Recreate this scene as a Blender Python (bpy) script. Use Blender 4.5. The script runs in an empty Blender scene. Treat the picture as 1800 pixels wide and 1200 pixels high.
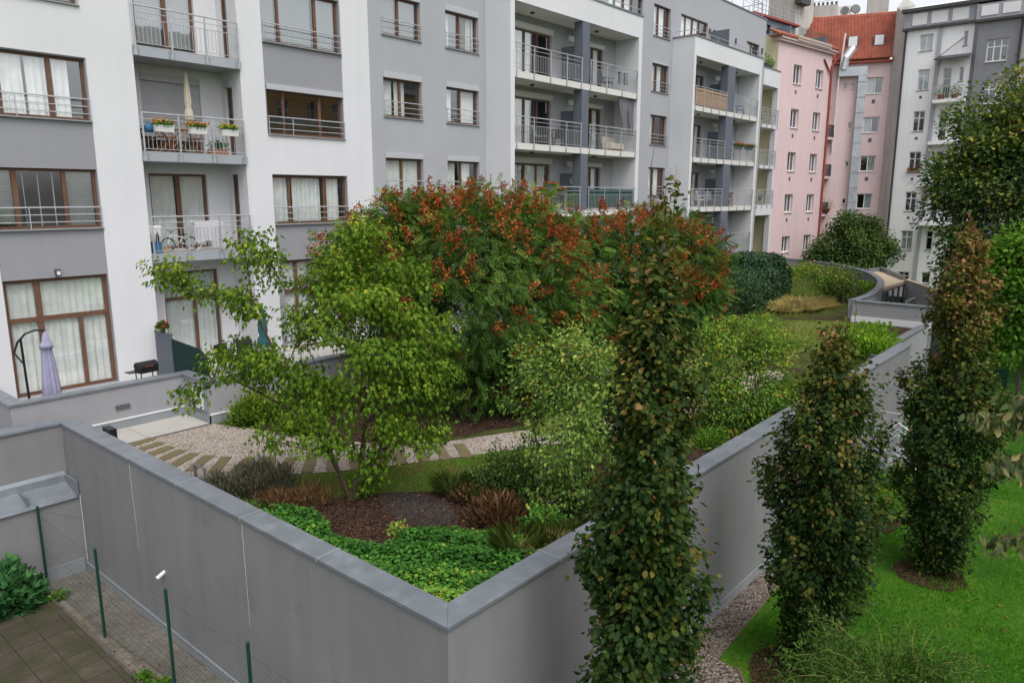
import bpy, bmesh, math, random
import numpy as np
from mathutils import Vector
random.seed(7)
RNG = np.random.default_rng(11)
SC = bpy.context.scene
COL = SC.collection
ORG = {}          # world origin of every root / part
PI = math.pi

# ------------------------------------------------------------------ mesh builder
class MB:
    """collects faces in a frame F(u,v,w) -> xyz"""
    def __init__(s, F=None):
        s.v = []; s.f = []; s.m = []; s.mi = 0; s.F = F
    def p(s, u, v, w):
        s.v.append(s.F(u, v, w) if s.F else (u, v, w)); return len(s.v) - 1
    def face(s, pts):
        ids = [s.p(*q) for q in pts]
        s.f.append(ids); s.m.append(s.mi)
    def box(s, a0, a1, b0, b1, c0, c1):
        P = [(a0,b0,c0),(a1,b0,c0),(a1,b1,c0),(a0,b1,c0),(a0,b0,c1),(a1,b0,c1),(a1,b1,c1),(a0,b1,c1)]
        i = [s.p(*q) for q in P]
        for q in ((3,2,1,0),(4,5,6,7),(0,1,5,4),(1,2,6,5),(2,3,7,6),(3,0,4,7)):
            s.f.append([i[k] for k in q]); s.m.append(s.mi)
        return s
    def prism(s, poly, z0, z1, cap=True):
        n = len(poly)
        lo = [s.p(x, y, z0) for x, y in poly]; hi = [s.p(x, y, z1) for x, y in poly]
        for k in range(n):
            j = (k+1) % n
            s.f.append([lo[k], lo[j], hi[j], hi[k]]); s.m.append(s.mi)
        if cap:
            s.f.append(hi); s.m.append(s.mi); s.f.append(lo[::-1]); s.m.append(s.mi)
        return s
    def tube(s, pts, r, n=6, cap=True, flat=1.0):
        pts = [Vector(q) for q in pts]
        rs = r if isinstance(r, (list, tuple)) else [r]*len(pts)
        prev = None
        up = Vector((0.123, 0.2, 1)).normalized()
        for k, q in enumerate(pts):
            if k == 0: t = pts[1]-q
            elif k == len(pts)-1: t = q-pts[k-1]
            else: t = pts[k+1]-pts[k-1]
            if t.length < 1e-9: t = Vector((0,0,1))
            t.normalize()
            a = t.cross(up)
            if a.length < 1e-3: a = t.cross(Vector((1,0,0)))
            a.normalize(); b = t.cross(a)
            ring = [s.p(*(q + a*(math.cos(2*PI*i/n)*rs[k]) + b*(math.sin(2*PI*i/n)*rs[k]*flat))) for i in range(n)]
            if prev:
                for i in range(n):
                    j = (i+1) % n
                    s.f.append([prev[i], prev[j], ring[j], ring[i]]); s.m.append(s.mi)
            elif cap:
                s.f.append(ring[::-1]); s.m.append(s.mi)
            prev = ring
        if cap:
            s.f.append(prev); s.m.append(s.mi)
        return s
    def lathe(s, prof, c=(0,0), n=20, fold=0.0, nf=8):
        rings = []
        for (r, z) in prof:
            rings.append([s.p(c[0]+math.cos(2*PI*i/n)*r*(1+fold*math.cos(nf*2*PI*i/n)),
                              c[1]+math.sin(2*PI*i/n)*r*(1+fold*math.cos(nf*2*PI*i/n)), z) for i in range(n)])
        for a, b in zip(rings[:-1], rings[1:]):
            for i in range(n):
                j = (i+1) % n
                s.f.append([a[i], a[j], b[j], b[i]]); s.m.append(s.mi)
        s.f.append(rings[0][::-1]); s.m.append(s.mi); s.f.append(rings[-1]); s.m.append(s.mi)
        return s
    def build(s, name, mats, parent=None, smooth=False, bevel=0.0):
        if not s.v: return None
        org = ORG.get(parent.name, (0,0,0)) if parent else (0,0,0)
        me = bpy.data.meshes.new(name)
        V = np.array(s.v, dtype=np.float64) - np.array(org)
        me.from_pydata(V.tolist(), [], s.f)
        if not isinstance(mats, (list, tuple)): mats = [mats]
        for m in mats: me.materials.append(m)
        if len(mats) > 1:
            me.polygons.foreach_set('material_index', np.array(s.m, dtype=np.int32))
        if smooth:
            me.polygons.foreach_set('use_smooth', [True]*len(me.polygons))
        me.update()
        return link(name, me, parent, bevel)

def link(name, me, parent=None, bevel=0.0):
    o = bpy.data.objects.new(name, me); COL.objects.link(o)
    if parent:
        o.parent = parent; ORG[o.name] = ORG.get(parent.name, (0,0,0))
    if bevel:
        md = o.modifiers.new('bevel', 'BEVEL'); md.width = bevel; md.segments = 2; md.limit_method = 'ANGLE'
    return o

def tag(o, label=None, cat=None, group=None, kind=None):
    if label: o['label'] = label
    if cat: o['category'] = cat
    if group: o['group'] = group
    if kind: o['kind'] = kind
    return o

def thing(name, label, cat, loc=(0,0,0), group=None, rotz=0.0):
    o = bpy.data.objects.new(name, None); COL.objects.link(o)
    o.empty_display_size = 0.2
    o.location = loc; o.rotation_euler = (0, 0, rotz)
    # geometry under a rotated root is written in local coordinates
    ORG[o.name] = (0,0,0) if rotz else tuple(loc)
    return tag(o, label, cat, group)

def local(name, label, cat, loc, group=None, rotz=0.0):
    """a root whose parts are written in local coordinates"""
    o = thing(name, label, cat, loc, group, rotz); ORG[o.name] = (0,0,0); return o

def copy_tree(o, parent=None):
    c = o.copy(); COL.objects.link(c); ORG[c.name] = ORG.get(o.name, (0,0,0))
    if parent: c.parent = parent
    for ch in list(o.children): copy_tree(ch, c)
    return c

def frame(o, ud, n):
    ox, oy, oz = o
    def F(u, v, w): return (ox+ud[0]*u+n[0]*w, oy+ud[1]*u+n[1]*w, oz+v)
    return F
MAIN = frame((0,22,0), (1,0), (0,-1))
ORD = ['first','second','third','fourth','fifth','sixth','seventh','eighth','ninth','tenth','eleventh','twelfth','thirteenth',
       'fourteenth','fifteenth','sixteenth','seventeenth','eighteenth','nineteenth','twentieth']

# ------------------------------------------------------------------ materials
def srgb(r, g, b):
    def f(c):
        c /= 255.0
        return c/12.92 if c <= 0.04045 else ((c+0.055)/1.055)**2.4
    return (f(r), f(g), f(b), 1.0)
def newmat(name):
    m = bpy.data.materials.new(name); m.use_nodes = True
    nt = m.node_tree; nt.nodes.clear()
    out = nt.nodes.new('ShaderNodeOutputMaterial')
    return m, nt, out
def N(nt, t, **kw):
    n = nt.nodes.new(t)
    for k, v in kw.items():
        if k in n.inputs: n.inputs[k].default_value = v
        else: setattr(n, k, v)
    return n
def noise(nt, vec, scale, detail=4, rough=0.55):
    n = N(nt, 'ShaderNodeTexNoise'); n.inputs['Scale'].default_value = scale
    n.inputs['Detail'].default_value = detail; n.inputs['Roughness'].default_value = rough
    nt.links.new(vec, n.inputs['Vector']); return n
def ramp(nt, fac, stops, interp='LINEAR'):
    r = N(nt, 'ShaderNodeValToRGB'); cr = r.color_ramp; cr.interpolation = interp
    while len(cr.elements) > 1: cr.elements.remove(cr.elements[-1])
    cr.elements[0].position = stops[0][0]; cr.elements[0].color = stops[0][1]
    for p, c in stops[1:]:
        e = cr.elements.new(p); e.color = c
    nt.links.new(fac, r.inputs['Fac']); return r
def mixc(nt, fac, a, b, mode='MIX'):
    m = N(nt, 'ShaderNodeMix'); m.data_type = 'RGBA'; m.blend_type = mode
    for s, v in ((0, fac), (6, a), (7, b)):
        if hasattr(v, 'is_linked') or hasattr(v, 'links'): nt.links.new(v, m.inputs[s])
        else: m.inputs[s].default_value = v
    return m.outputs[2]
def scalec(c, k): return (c[0]*k, c[1]*k, c[2]*k, 1.0)
def pmat(name, base, rough=0.75, var=0.08, scale=0.6, bump=0.0, bscale=90, spec=0.3, metal=0.0, streak=0.0, fine=0.0, rvar=0.0, dirt=None):
    """general painted / mineral surface: large blotches, fine grain, optional vertical weather streaks"""
    m, nt, out = newmat(name)
    tc = N(nt, 'ShaderNodeTexCoord').outputs['Object']
    b = N(nt, 'ShaderNodeBsdfPrincipled')
    b.inputs['Roughness'].default_value = rough; b.inputs['Metallic'].default_value = metal
    b.inputs['Specular IOR Level'].default_value = spec
    n1 = noise(nt, tc, scale, 5)
    c = ramp(nt, n1.outputs['Fac'], [(0.25, scalec(base, 1-var)), (0.75, scalec(base, 1+var))]).outputs['Color']
    if fine:
        n2 = noise(nt, tc, bscale, 2)
        r2 = ramp(nt, n2.outputs['Fac'], [(0.3, (1-fine,)*3+(1,)), (0.7, (1+fine,)*3+(1,))])
        c = mixc(nt, 1.0, c, r2.outputs['Color'], 'MULTIPLY')
    if streak:
        mp = N(nt, 'ShaderNodeMapping'); mp.inputs['Scale'].default_value = (2.3, 2.3, 0.12)
        nt.links.new(tc, mp.inputs['Vector'])
        n3 = noise(nt, mp.outputs['Vector'], 1.0, 5, 0.65)
        r3 = ramp(nt, n3.outputs['Fac'], [(0.35, (1-streak,)*3+(1,)), (0.6, (1,1,1,1))])
        c = mixc(nt, 1.0, c, r3.outputs['Color'], 'MULTIPLY')
    if dirt:
        n4 = noise(nt, tc, dirt[1], 6, 0.7)
        r4 = ramp(nt, n4.outputs['Fac'], [(dirt[2], (0,0,0,1)), (dirt[3], (1,1,1,1))])
        c = mixc(nt, r4.outputs['Color'], c, dirt[0])
    nt.links.new(c, b.inputs['Base Color'])
    if rvar:
        n5 = noise(nt, tc, 3.0, 5)
        r5 = ramp(nt, n5.outputs['Fac'], [(0.35, (rough-rvar,)*3+(1,)), (0.65, (rough+rvar,)*3+(1,))])
        nt.links.new(r5.outputs['Color'], b.inputs['Roughness'])
    if bump:
        nb = noise(nt, tc, bscale, 3)
        bp = N(nt, 'ShaderNodeBump'); bp.inputs['Strength'].default_value = bump; bp.inputs['Distance'].default_value = 0.01
        nt.links.new(nb.outputs['Fac'], bp.inputs['Height']); nt.links.new(bp.outputs['Normal'], b.inputs['Normal'])
    nt.links.new(b.outputs['BSDF'], out.inputs['Surface'])
    return m
def glassmat(name, tint=(0.82,0.86,0.86,1), base=0.10):
    m, nt, out = newmat(name)
    tr = N(nt, 'ShaderNodeBsdfTransparent'); tr.inputs['Color'].default_value = tint
    gl = N(nt, 'ShaderNodeBsdfGlossy'); gl.inputs['Roughness'].default_value = 0.015; gl.inputs['Color'].default_value = (0.95,0.97,1,1)
    tc = N(nt, 'ShaderNodeTexCoord').outputs['Object']
    nz = noise(nt, tc, 0.9, 2); bp = N(nt, 'ShaderNodeBump'); bp.inputs['Strength'].default_value = 0.06; bp.inputs['Distance'].default_value = 0.05
    nt.links.new(nz.outputs['Fac'], bp.inputs['Height']); nt.links.new(bp.outputs['Normal'], gl.inputs['Normal'])
    fr = N(nt, 'ShaderNodeFresnel'); fr.inputs['IOR'].default_value = 1.5
    gm_ = N(nt, 'ShaderNodeNewGeometry'); io = N(nt, 'ShaderNodeMath', operation='MULTIPLY_ADD'); io.inputs[1].default_value = 1/1.5-1.5; io.inputs[2].default_value = 1.5
    nt.links.new(gm_.outputs['Backfacing'], io.inputs[0]); nt.links.new(io.outputs[0], fr.inputs['IOR'])
    ad = N(nt, 'ShaderNodeMath', operation='ADD', use_clamp=True); ad.inputs[1].default_value = base
    nt.links.new(fr.outputs['Fac'], ad.inputs[0])
    mx = N(nt, 'ShaderNodeMixShader')
    nt.links.new(ad.outputs[0], mx.inputs['Fac']); nt.links.new(tr.outputs[0], mx.inputs[1]); nt.links.new(gl.outputs[0], mx.inputs[2])
    nt.links.new(mx.outputs[0], out.inputs['Surface']); return m
def clothmat(name, col, trans=0.35, rough=0.9):
    m, nt, out = newmat(name)
    tc = N(nt, 'ShaderNodeTexCoord').outputs['Object']
    n1 = noise(nt, tc, 3.0, 3)
    c = ramp(nt, n1.outputs['Fac'], [(0.3, scalec(col, .88)), (0.7, scalec(col, 1.06))]).outputs['Color']
    d = N(nt, 'ShaderNodeBsdfDiffuse'); t = N(nt, 'ShaderNodeBsdfTranslucent')
    nt.links.new(c, d.inputs['Color']); nt.links.new(c, t.inputs['Color'])
    mx = N(nt, 'ShaderNodeMixShader'); mx.inputs['Fac'].default_value = trans
    nt.links.new(d.outputs[0], mx.inputs[1]); nt.links.new(t.outputs[0], mx.inputs[2]); nt.links.new(mx.outputs[0], out.inputs['Surface'])
    return m
def leafmat(name, stops, trans=0.28, rough=0.6, spec=0.06):
    m, nt, out = newmat(name)
    at = N(nt, 'ShaderNodeAttribute', attribute_name='tint')
    c = ramp(nt, at.outputs['Fac'], stops).outputs['Color']
    b = N(nt, 'ShaderNodeBsdfPrincipled'); b.inputs['Roughness'].default_value = rough; b.inputs['Specular IOR Level'].default_value = spec
    nt.links.new(c, b.inputs['Base Color'])
    t = N(nt, 'ShaderNodeBsdfTranslucent')
    br = mixc(nt, 1.0, c, (1.25, 1.3, 0.8, 1), 'MULTIPLY'); nt.links.new(br, t.inputs['Color'])
    mx = N(nt, 'ShaderNodeMixShader'); mx.inputs['Fac'].default_value = trans
    nt.links.new(b.outputs[0], mx.inputs[1]); nt.links.new(t.outputs[0], mx.inputs[2]); nt.links.new(mx.outputs[0], out.inputs['Surface'])
    return m
def voromat(name, cols, scale, bump=0.6, rough=0.8, patch=None, dist=0.01):
    """pebbles / chips: one colour per voronoi cell, rounded by a bump"""
    m, nt, out = newmat(name)
    tc = N(nt, 'ShaderNodeTexCoord').outputs['Object']
    v = N(nt, 'ShaderNodeTexVoronoi'); v.inputs['Scale'].default_value = scale; nt.links.new(tc, v.inputs['Vector'])
    sx = N(nt, 'ShaderNodeSeparateColor'); nt.links.new(v.outputs['Color'], sx.inputs[0])
    c = ramp(nt, sx.outputs[0], cols).outputs['Color']
    dk = ramp(nt, v.outputs['Distance'], [(0.25, (1,1,1,1)), (0.75, (0.45,0.42,0.4,1))]).outputs['Color']
    c = mixc(nt, 1.0, c, dk, 'MULTIPLY')
    n1 = noise(nt, tc, 0.8, 5); r1 = ramp(nt, n1.outputs['Fac'], [(0.3, (0.8,0.8,0.78,1)), (0.7, (1.1,1.1,1.1,1))]).outputs['Color']
    c = mixc(nt, 1.0, c, r1, 'MULTIPLY')
    if patch:
        n4 = noise(nt, tc, patch[1], 6, 0.7)
        r4 = ramp(nt, n4.outputs['Fac'], [(patch[2], (0,0,0,1)), (patch[3], (1,1,1,1))])
        c = mixc(nt, r4.outputs['Color'], c, patch[0])
    b = N(nt, 'ShaderNodeBsdfPrincipled'); b.inputs['Roughness'].default_value = rough; b.inputs['Specular IOR Level'].default_value = 0.25
    nt.links.new(c, b.inputs['Base Color'])
    iv = N(nt, 'ShaderNodeMath', operation='SUBTRACT'); iv.inputs[0].default_value = 1.0; nt.links.new(v.outputs['Distance'], iv.inputs[1])
    bp = N(nt, 'ShaderNodeBump'); bp.inputs['Strength'].default_value = bump; bp.inputs['Distance'].default_value = dist
    nt.links.new(iv.outputs[0], bp.inputs['Height']); nt.links.new(bp.outputs['Normal'], b.inputs['Normal'])
    nt.links.new(b.outputs[0], out.inputs['Surface']); return m
def groundmat(name, stops, scale=0.9, fine=35, bump=0.5, stops2=None, s2=0.25):
    m, nt, out = newmat(name)
    tc = N(nt, 'ShaderNodeTexCoord').outputs['Object']
    n1 = noise(nt, tc, scale, 8, 0.68)
    c = ramp(nt, n1.outputs['Fac'], stops).outputs['Color']
    n2 = noise(nt, tc, fine, 4, 0.7); r2 = ramp(nt, n2.outputs['Fac'], [(0.3, (0.55,0.55,0.55,1)), (0.7, (1.4,1.4,1.4,1))]).outputs['Color']
    c = mixc(nt, 1.0, c, r2, 'MULTIPLY')
    if stops2:
        n3 = noise(nt, tc, s2, 4); r3 = ramp(nt, n3.outputs['Fac'], stops2).outputs['Color']
        c = mixc(nt, 1.0, c, r3, 'MULTIPLY')
    b = N(nt, 'ShaderNodeBsdfPrincipled'); b.inputs['Roughness'].default_value = 0.9; b.inputs['Specular IOR Level'].default_value = 0.15
    nt.links.new(c, b.inputs['Base Color'])
    bp = N(nt, 'ShaderNodeBump'); bp.inputs['Strength'].default_value = bump; bp.inputs['Distance'].default_value = 0.03
    nt.links.new(n2.outputs['Fac'], bp.inputs['Height']); nt.links.new(bp.outputs['Normal'], b.inputs['Normal'])
    nt.links.new(b.outputs[0], out.inputs['Surface']); return m
def brickmat(name, c1, c2, mortar, bw, bh, msize=0.012, offset=0.0, rough=0.85, bump=0.4, patch=None, rot=0.0):
    m, nt, out = newmat(name)
    tc = N(nt, 'ShaderNodeTexCoord').outputs['Object']
    mp = N(nt, 'ShaderNodeMapping'); mp.inputs['Rotation'].default_value = (0,0,rot); nt.links.new(tc, mp.inputs['Vector'])
    k = N(nt, 'ShaderNodeTexBrick'); k.offset = offset; k.squash = 1.0
    k.inputs['Scale'].default_value = 1.0; k.inputs['Brick Width'].default_value = bw; k.inputs['Row Height'].default_value = bh
    k.inputs['Mortar Size'].default_value = msize; k.inputs['Mortar Smooth'].default_value = 0.3
    k.inputs['Color1'].default_value = c1; k.inputs['Color2'].default_value = c2; k.inputs['Mortar'].default_value = mortar
    nt.links.new(mp.outputs['Vector'], k.inputs['Vector'])
    c = k.outputs['Color']
    n2 = noise(nt, tc, 60, 3, 0.7); r2 = ramp(nt, n2.outputs['Fac'], [(0.3, (0.62,)*3+(1,)), (0.7, (1.35,)*3+(1,))]).outputs['Color']
    c = mixc(nt, 1.0, c, r2, 'MULTIPLY')
    n1 = noise(nt, tc, 0.9, 6, 0.7); r1 = ramp(nt, n1.outputs['Fac'], [(0.3, (0.6,0.6,0.55,1)), (0.7, (1.15,1.12,1.1,1))]).outputs['Color']
    c = mixc(nt, 1.0, c, r1, 'MULTIPLY')
    if patch:
        n4 = noise(nt, tc, patch[1], 7, 0.72); r4 = ramp(nt, n4.outputs['Fac'], [(patch[2], (0,0,0,1)), (patch[3], (1,1,1,1))])
        c = mixc(nt, r4.outputs['Color'], c, patch[0])
    b = N(nt, 'ShaderNodeBsdfPrincipled'); b.inputs['Roughness'].default_value = rough; b.inputs['Specular IOR Level'].default_value = 0.25
    nt.links.new(c, b.inputs['Base Color'])
    ml = N(nt, 'ShaderNodeMath', operation='MULTIPLY_ADD'); ml.inputs[1].default_value = -1.0; nt.links.new(k.outputs['Fac'], ml.inputs[0]); nt.links.new(n2.outputs['Fac'], ml.inputs[2])
    bp = N(nt, 'ShaderNodeBump'); bp.inputs['Strength'].default_value = bump; bp.inputs['Distance'].default_value = 0.01
    nt.links.new(ml.outputs[0], bp.inputs['Height']); nt.links.new(bp.outputs['Normal'], b.inputs['Normal'])
    nt.links.new(b.outputs[0], out.inputs['Surface']); return m

G = lambda r, g, b: (r, g, b, 1.0)
M = {}
M['white'] = pmat('white_render', G(.630,.634,.657), 0.85, 0.04, 0.35, 0.10, 140, streak=0.035, fine=0.02)
M['grey'] = pmat('grey_render', G(.27,.273,.295), 0.85, 0.045, 0.4, 0.10, 140, streak=0.03, fine=0.03)
M['greymid'] = pmat('blue_grey_render', G(.36,.368,.395), 0.85, 0.045, 0.4, 0.10, 140, streak=0.03, fine=0.03)
M['column'] = pmat('slate_render', G(.12,.135,.165), 0.8, 0.06, 0.8, 0.1, 120, fine=0.04)
M['soffit'] = pmat('soffit_render', G(.62,.61,.58), 0.9, 0.04, 0.7, 0.05, 120)
M['wall'] = pmat('garden_wall_render', G(.212,.211,.217), 0.88, 0.07, 0.5, 0.35, 40, streak=0.09, fine=0.09, dirt=(G(.145,.144,.146), 0.7, 0.56, 0.82))
M['plinth'] = pmat('zinc_flashing', G(.27,.29,.31), 0.5, 0.10, 2.0, 0.0, metal=0.15, rvar=0.12)
M['zinc'] = pmat('zinc_coping', G(.19,.21,.235), 0.45, 0.14, 2.0, 0.04, 20, metal=0.25, rvar=0.14, fine=0.05, dirt=(G(.27,.29,.315), 3.0, 0.52, 0.8))
M['trim'] = pmat('white_trim', G(.70,.71,.72), 0.5, 0.04, 1.0)
M['rail'] = pmat('galvanised_rail', G(.42,.44,.46), 0.42, 0.10, 3.0, metal=0.35)
M['raildk'] = pmat('dark_iron', G(.07,.07,.075), 0.5, 0.1, 3.0)
M['slabzinc'] = pmat('balcony_fascia', G(.36,.385,.42), 0.5, 0.08, 1.6, metal=0.2, rvar=0.1)
M['brown'] = pmat('brown_window_frame', G(.135,.070,.044), 0.5, 0.18, 4.0, fine=0.08, bscale=30)
M['wframe'] = pmat('white_window_frame', G(.72,.72,.72), 0.5, 0.04, 2.0)
M['glass'] = glassmat('window_glass', (.98,.99,.99,1), .17)
M['glassfar'] = glassmat('window_glass_far', (0.7,0.74,0.76,1), 0.12)
M['glassrail'] = glassmat('glass_balustrade', (0.72,0.80,0.78,1), 0.06)
M['room'] = pmat('dark_room', G(.045,.045,.047), 0.9, 0.2, 0.7)
M['curtain'] = clothmat('white_curtain', G(.80,.825,.80), .05)
M['curtaing'] = clothmat('pale_grey_curtain', G(.76,.80,.78), .05)
M['curtaind'] = clothmat('grey_curtain', G(.30,.31,.33))
M['blind'] = pmat('slatted_blind', G(.74,.77,.78), 0.6, 0.05, 1.0)
M['shutter'] = pmat('roller_shutter', G(.42,.43,.46), 0.55, 0.05, 1.0)
M['black'] = pmat('black_metal', G(.014,.014,.015), 0.4, 0.2, 5.0)
M['lamp'] = pmat('lamp_grey', G(.10,.10,.11), 0.5, 0.1, 5.0)
M['pink'] = pmat('pink_render', G(.66,.50,.51), 0.9, 0.04, 0.4, 0.08, 120, streak=0.07, fine=0.02)
M['pinkwing_lit'] = pmat('pink_render_wing_lit', G(.74,.57,.58), 0.9, 0.04, 0.4, 0.08, 120, streak=0.07, fine=0.02)  # same pink render, colour lightened to make up for weaker sun on the wing
M['terracewall'] = pmat('terrace_wall_render', G(.30,.30,.318), 0.85, 0.05, 0.5, 0.2, 60, streak=0.06, fine=0.05)
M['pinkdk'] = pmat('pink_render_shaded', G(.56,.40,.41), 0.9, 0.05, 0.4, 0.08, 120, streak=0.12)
M['yellow'] = pmat('yellow_render', G(.68,.63,.42), 0.9, 0.05, 0.4, 0.08, 120, streak=0.06)
M['offwhite'] = pmat('offwhite_render', G(.80,.81,.82), 0.9, 0.035, 0.4, 0.08, 120, streak=0.06, fine=0.02)
M['firewall'] = pmat('weathered_party_wall', G(.47,.46,.43), 0.9, 0.12, 0.8, 0.1, 60, streak=0.18)
M['darkgrey'] = pmat('dark_grey_render', G(.24,.243,.265), 0.9, 0.04, 0.5, 0.06, 120, streak=0.06)
M['cornice'] = pmat('dark_cornice', G(.07,.068,.07), 0.7, 0.1, 2.0)
M['redpipe'] = pmat('red_downpipe', G(.30,.062,.045), 0.55, 0.1, 2.0)
M['darkpipe'] = pmat('dark_downpipe', G(.045,.042,.045), 0.5, 0.1, 2.0)
M['duct'] = pmat('steel_duct', G(.45,.49,.52), 0.42, 0.18, 1.5, metal=0.5, rvar=0.15)
M['bluegrey'] = pmat('blue_grey_cladding', G(.17,.20,.245), 0.6, 0.06, 1.0)
M['terracotta'] = pmat('terracotta', G(.36,.13,.075), 0.8, 0.12, 3.0)
M['whiteplastic'] = pmat('white_plastic', G(.72,.72,.70), 0.5, 0.04, 3.0)
M['woodorange'] = pmat('oiled_wood', G(.36,.16,.055), 0.55, 0.2, 8.0, fine=0.1, bscale=40)
M['paleconc'] = pmat('pale_pavers', G(.40,.385,.35), 0.8, 0.09, 1.2, 0.15, 60, fine=0.10, dirt=(G(.28,.25,.2), 2.0, 0.6, 0.8))
M['slab'] = pmat('brown_slab', G(.155,.125,.068), 0.85, 0.16, 3.0, 0.3, 80, fine=0.16, dirt=(G(.12,.12,.045), 4.0, 0.5, 0.75))
M['bark'] = pmat('brown_bark', G(.075,.05,.035), 0.9, 0.3, 6.0, 0.8, 40)
M['barkgrey'] = pmat('grey_bark', G(.08,.072,.06), 0.9, 0.3, 6.0, 0.8, 40)
M['fencegreen'] = pmat('green_fence_post', G(.008,.045,.032), 0.4, 0.15, 4.0)
M['wire'] = pmat('fence_wire', G(.05,.06,.06), 0.45, 0.1, 4.0, metal=0.4)
M['beige'] = pmat('beige_roof', G(.42,.34,.24), 0.9, 0.12, 2.0, 0.2, 60, fine=0.08)
# ------------------------------------------------------------------ facade helpers
def wall(mb, u0, u1, v0, v1, holes=(), w=0.0, reveal=0.14):
    """flat wall with rectangular openings (a,b,c,d)=(u0,u1,v0,v1) and reveals running inwards"""
    us = sorted({u0, u1, *[min(max(h[0],u0),u1) for h in holes], *[min(max(h[1],u0),u1) for h in holes]})
    vs = sorted({v0, v1, *[min(max(h[2],v0),v1) for h in holes], *[min(max(h[3],v0),v1) for h in holes]})
    for j in range(len(vs)-1):
        run = None
        for i in range(len(us)-1):
            cu, cv = (us[i]+us[i+1])/2, (vs[j]+vs[j+1])/2
            inside = any(h[0] < cu < h[1] and h[2] < cv < h[3] for h in holes)
            if not inside:
                if run is None: run = us[i]
            if run is not None and (inside or i == len(us)-2):
                e = us[i] if inside else us[i+1]
                mb.face([(run,vs[j],w),(e,vs[j],w),(e,vs[j+1],w),(run,vs[j+1],w)]); run = None
    for h in holes:
        a, b, c, d = h[:4]; r = h[4] if len(h) > 4 else reveal
        wi = w - r
        if a > u0: mb.face([(a,c,w),(a,d,w),(a,d,wi),(a,c,wi)])
        if b < u1: mb.face([(b,c,w),(b,d,w),(b,d,wi),(b,c,wi)])
        if c > v0: mb.face([(a,c,w),(b,c,w),(b,c,wi),(a,c,wi)])
        if d < v1: mb.face([(a,d,w),(b,d,w),(b,d,wi),(a,d,wi)])
    return mb

def curtain_mesh(F, u0, u1, v0, v1, w, amp=0.03, step=0.16, seed=0):
    rg = random.Random(seed*13.7+u0); mb = MB(F)
    n = max(6, int((u1-u0)/step*4)); ph = rg.random()*6
    top = []; bot = []
    for i in range(n+1):
        u = u0+(u1-u0)*i/n
        d = amp*(math.sin(ph+i*PI/2*0.93)+0.5*math.sin(ph*2+i*0.61))
        top.append(mb.p(u, v1, w+d*0.6)); bot.append(mb.p(u+rg.uniform(-.01,.01), v0, w+d))
    for i in range(n):
        mb.f.append([bot[i],bot[i+1],top[i+1],top[i]]); mb.m.append(0)
    return mb

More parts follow.
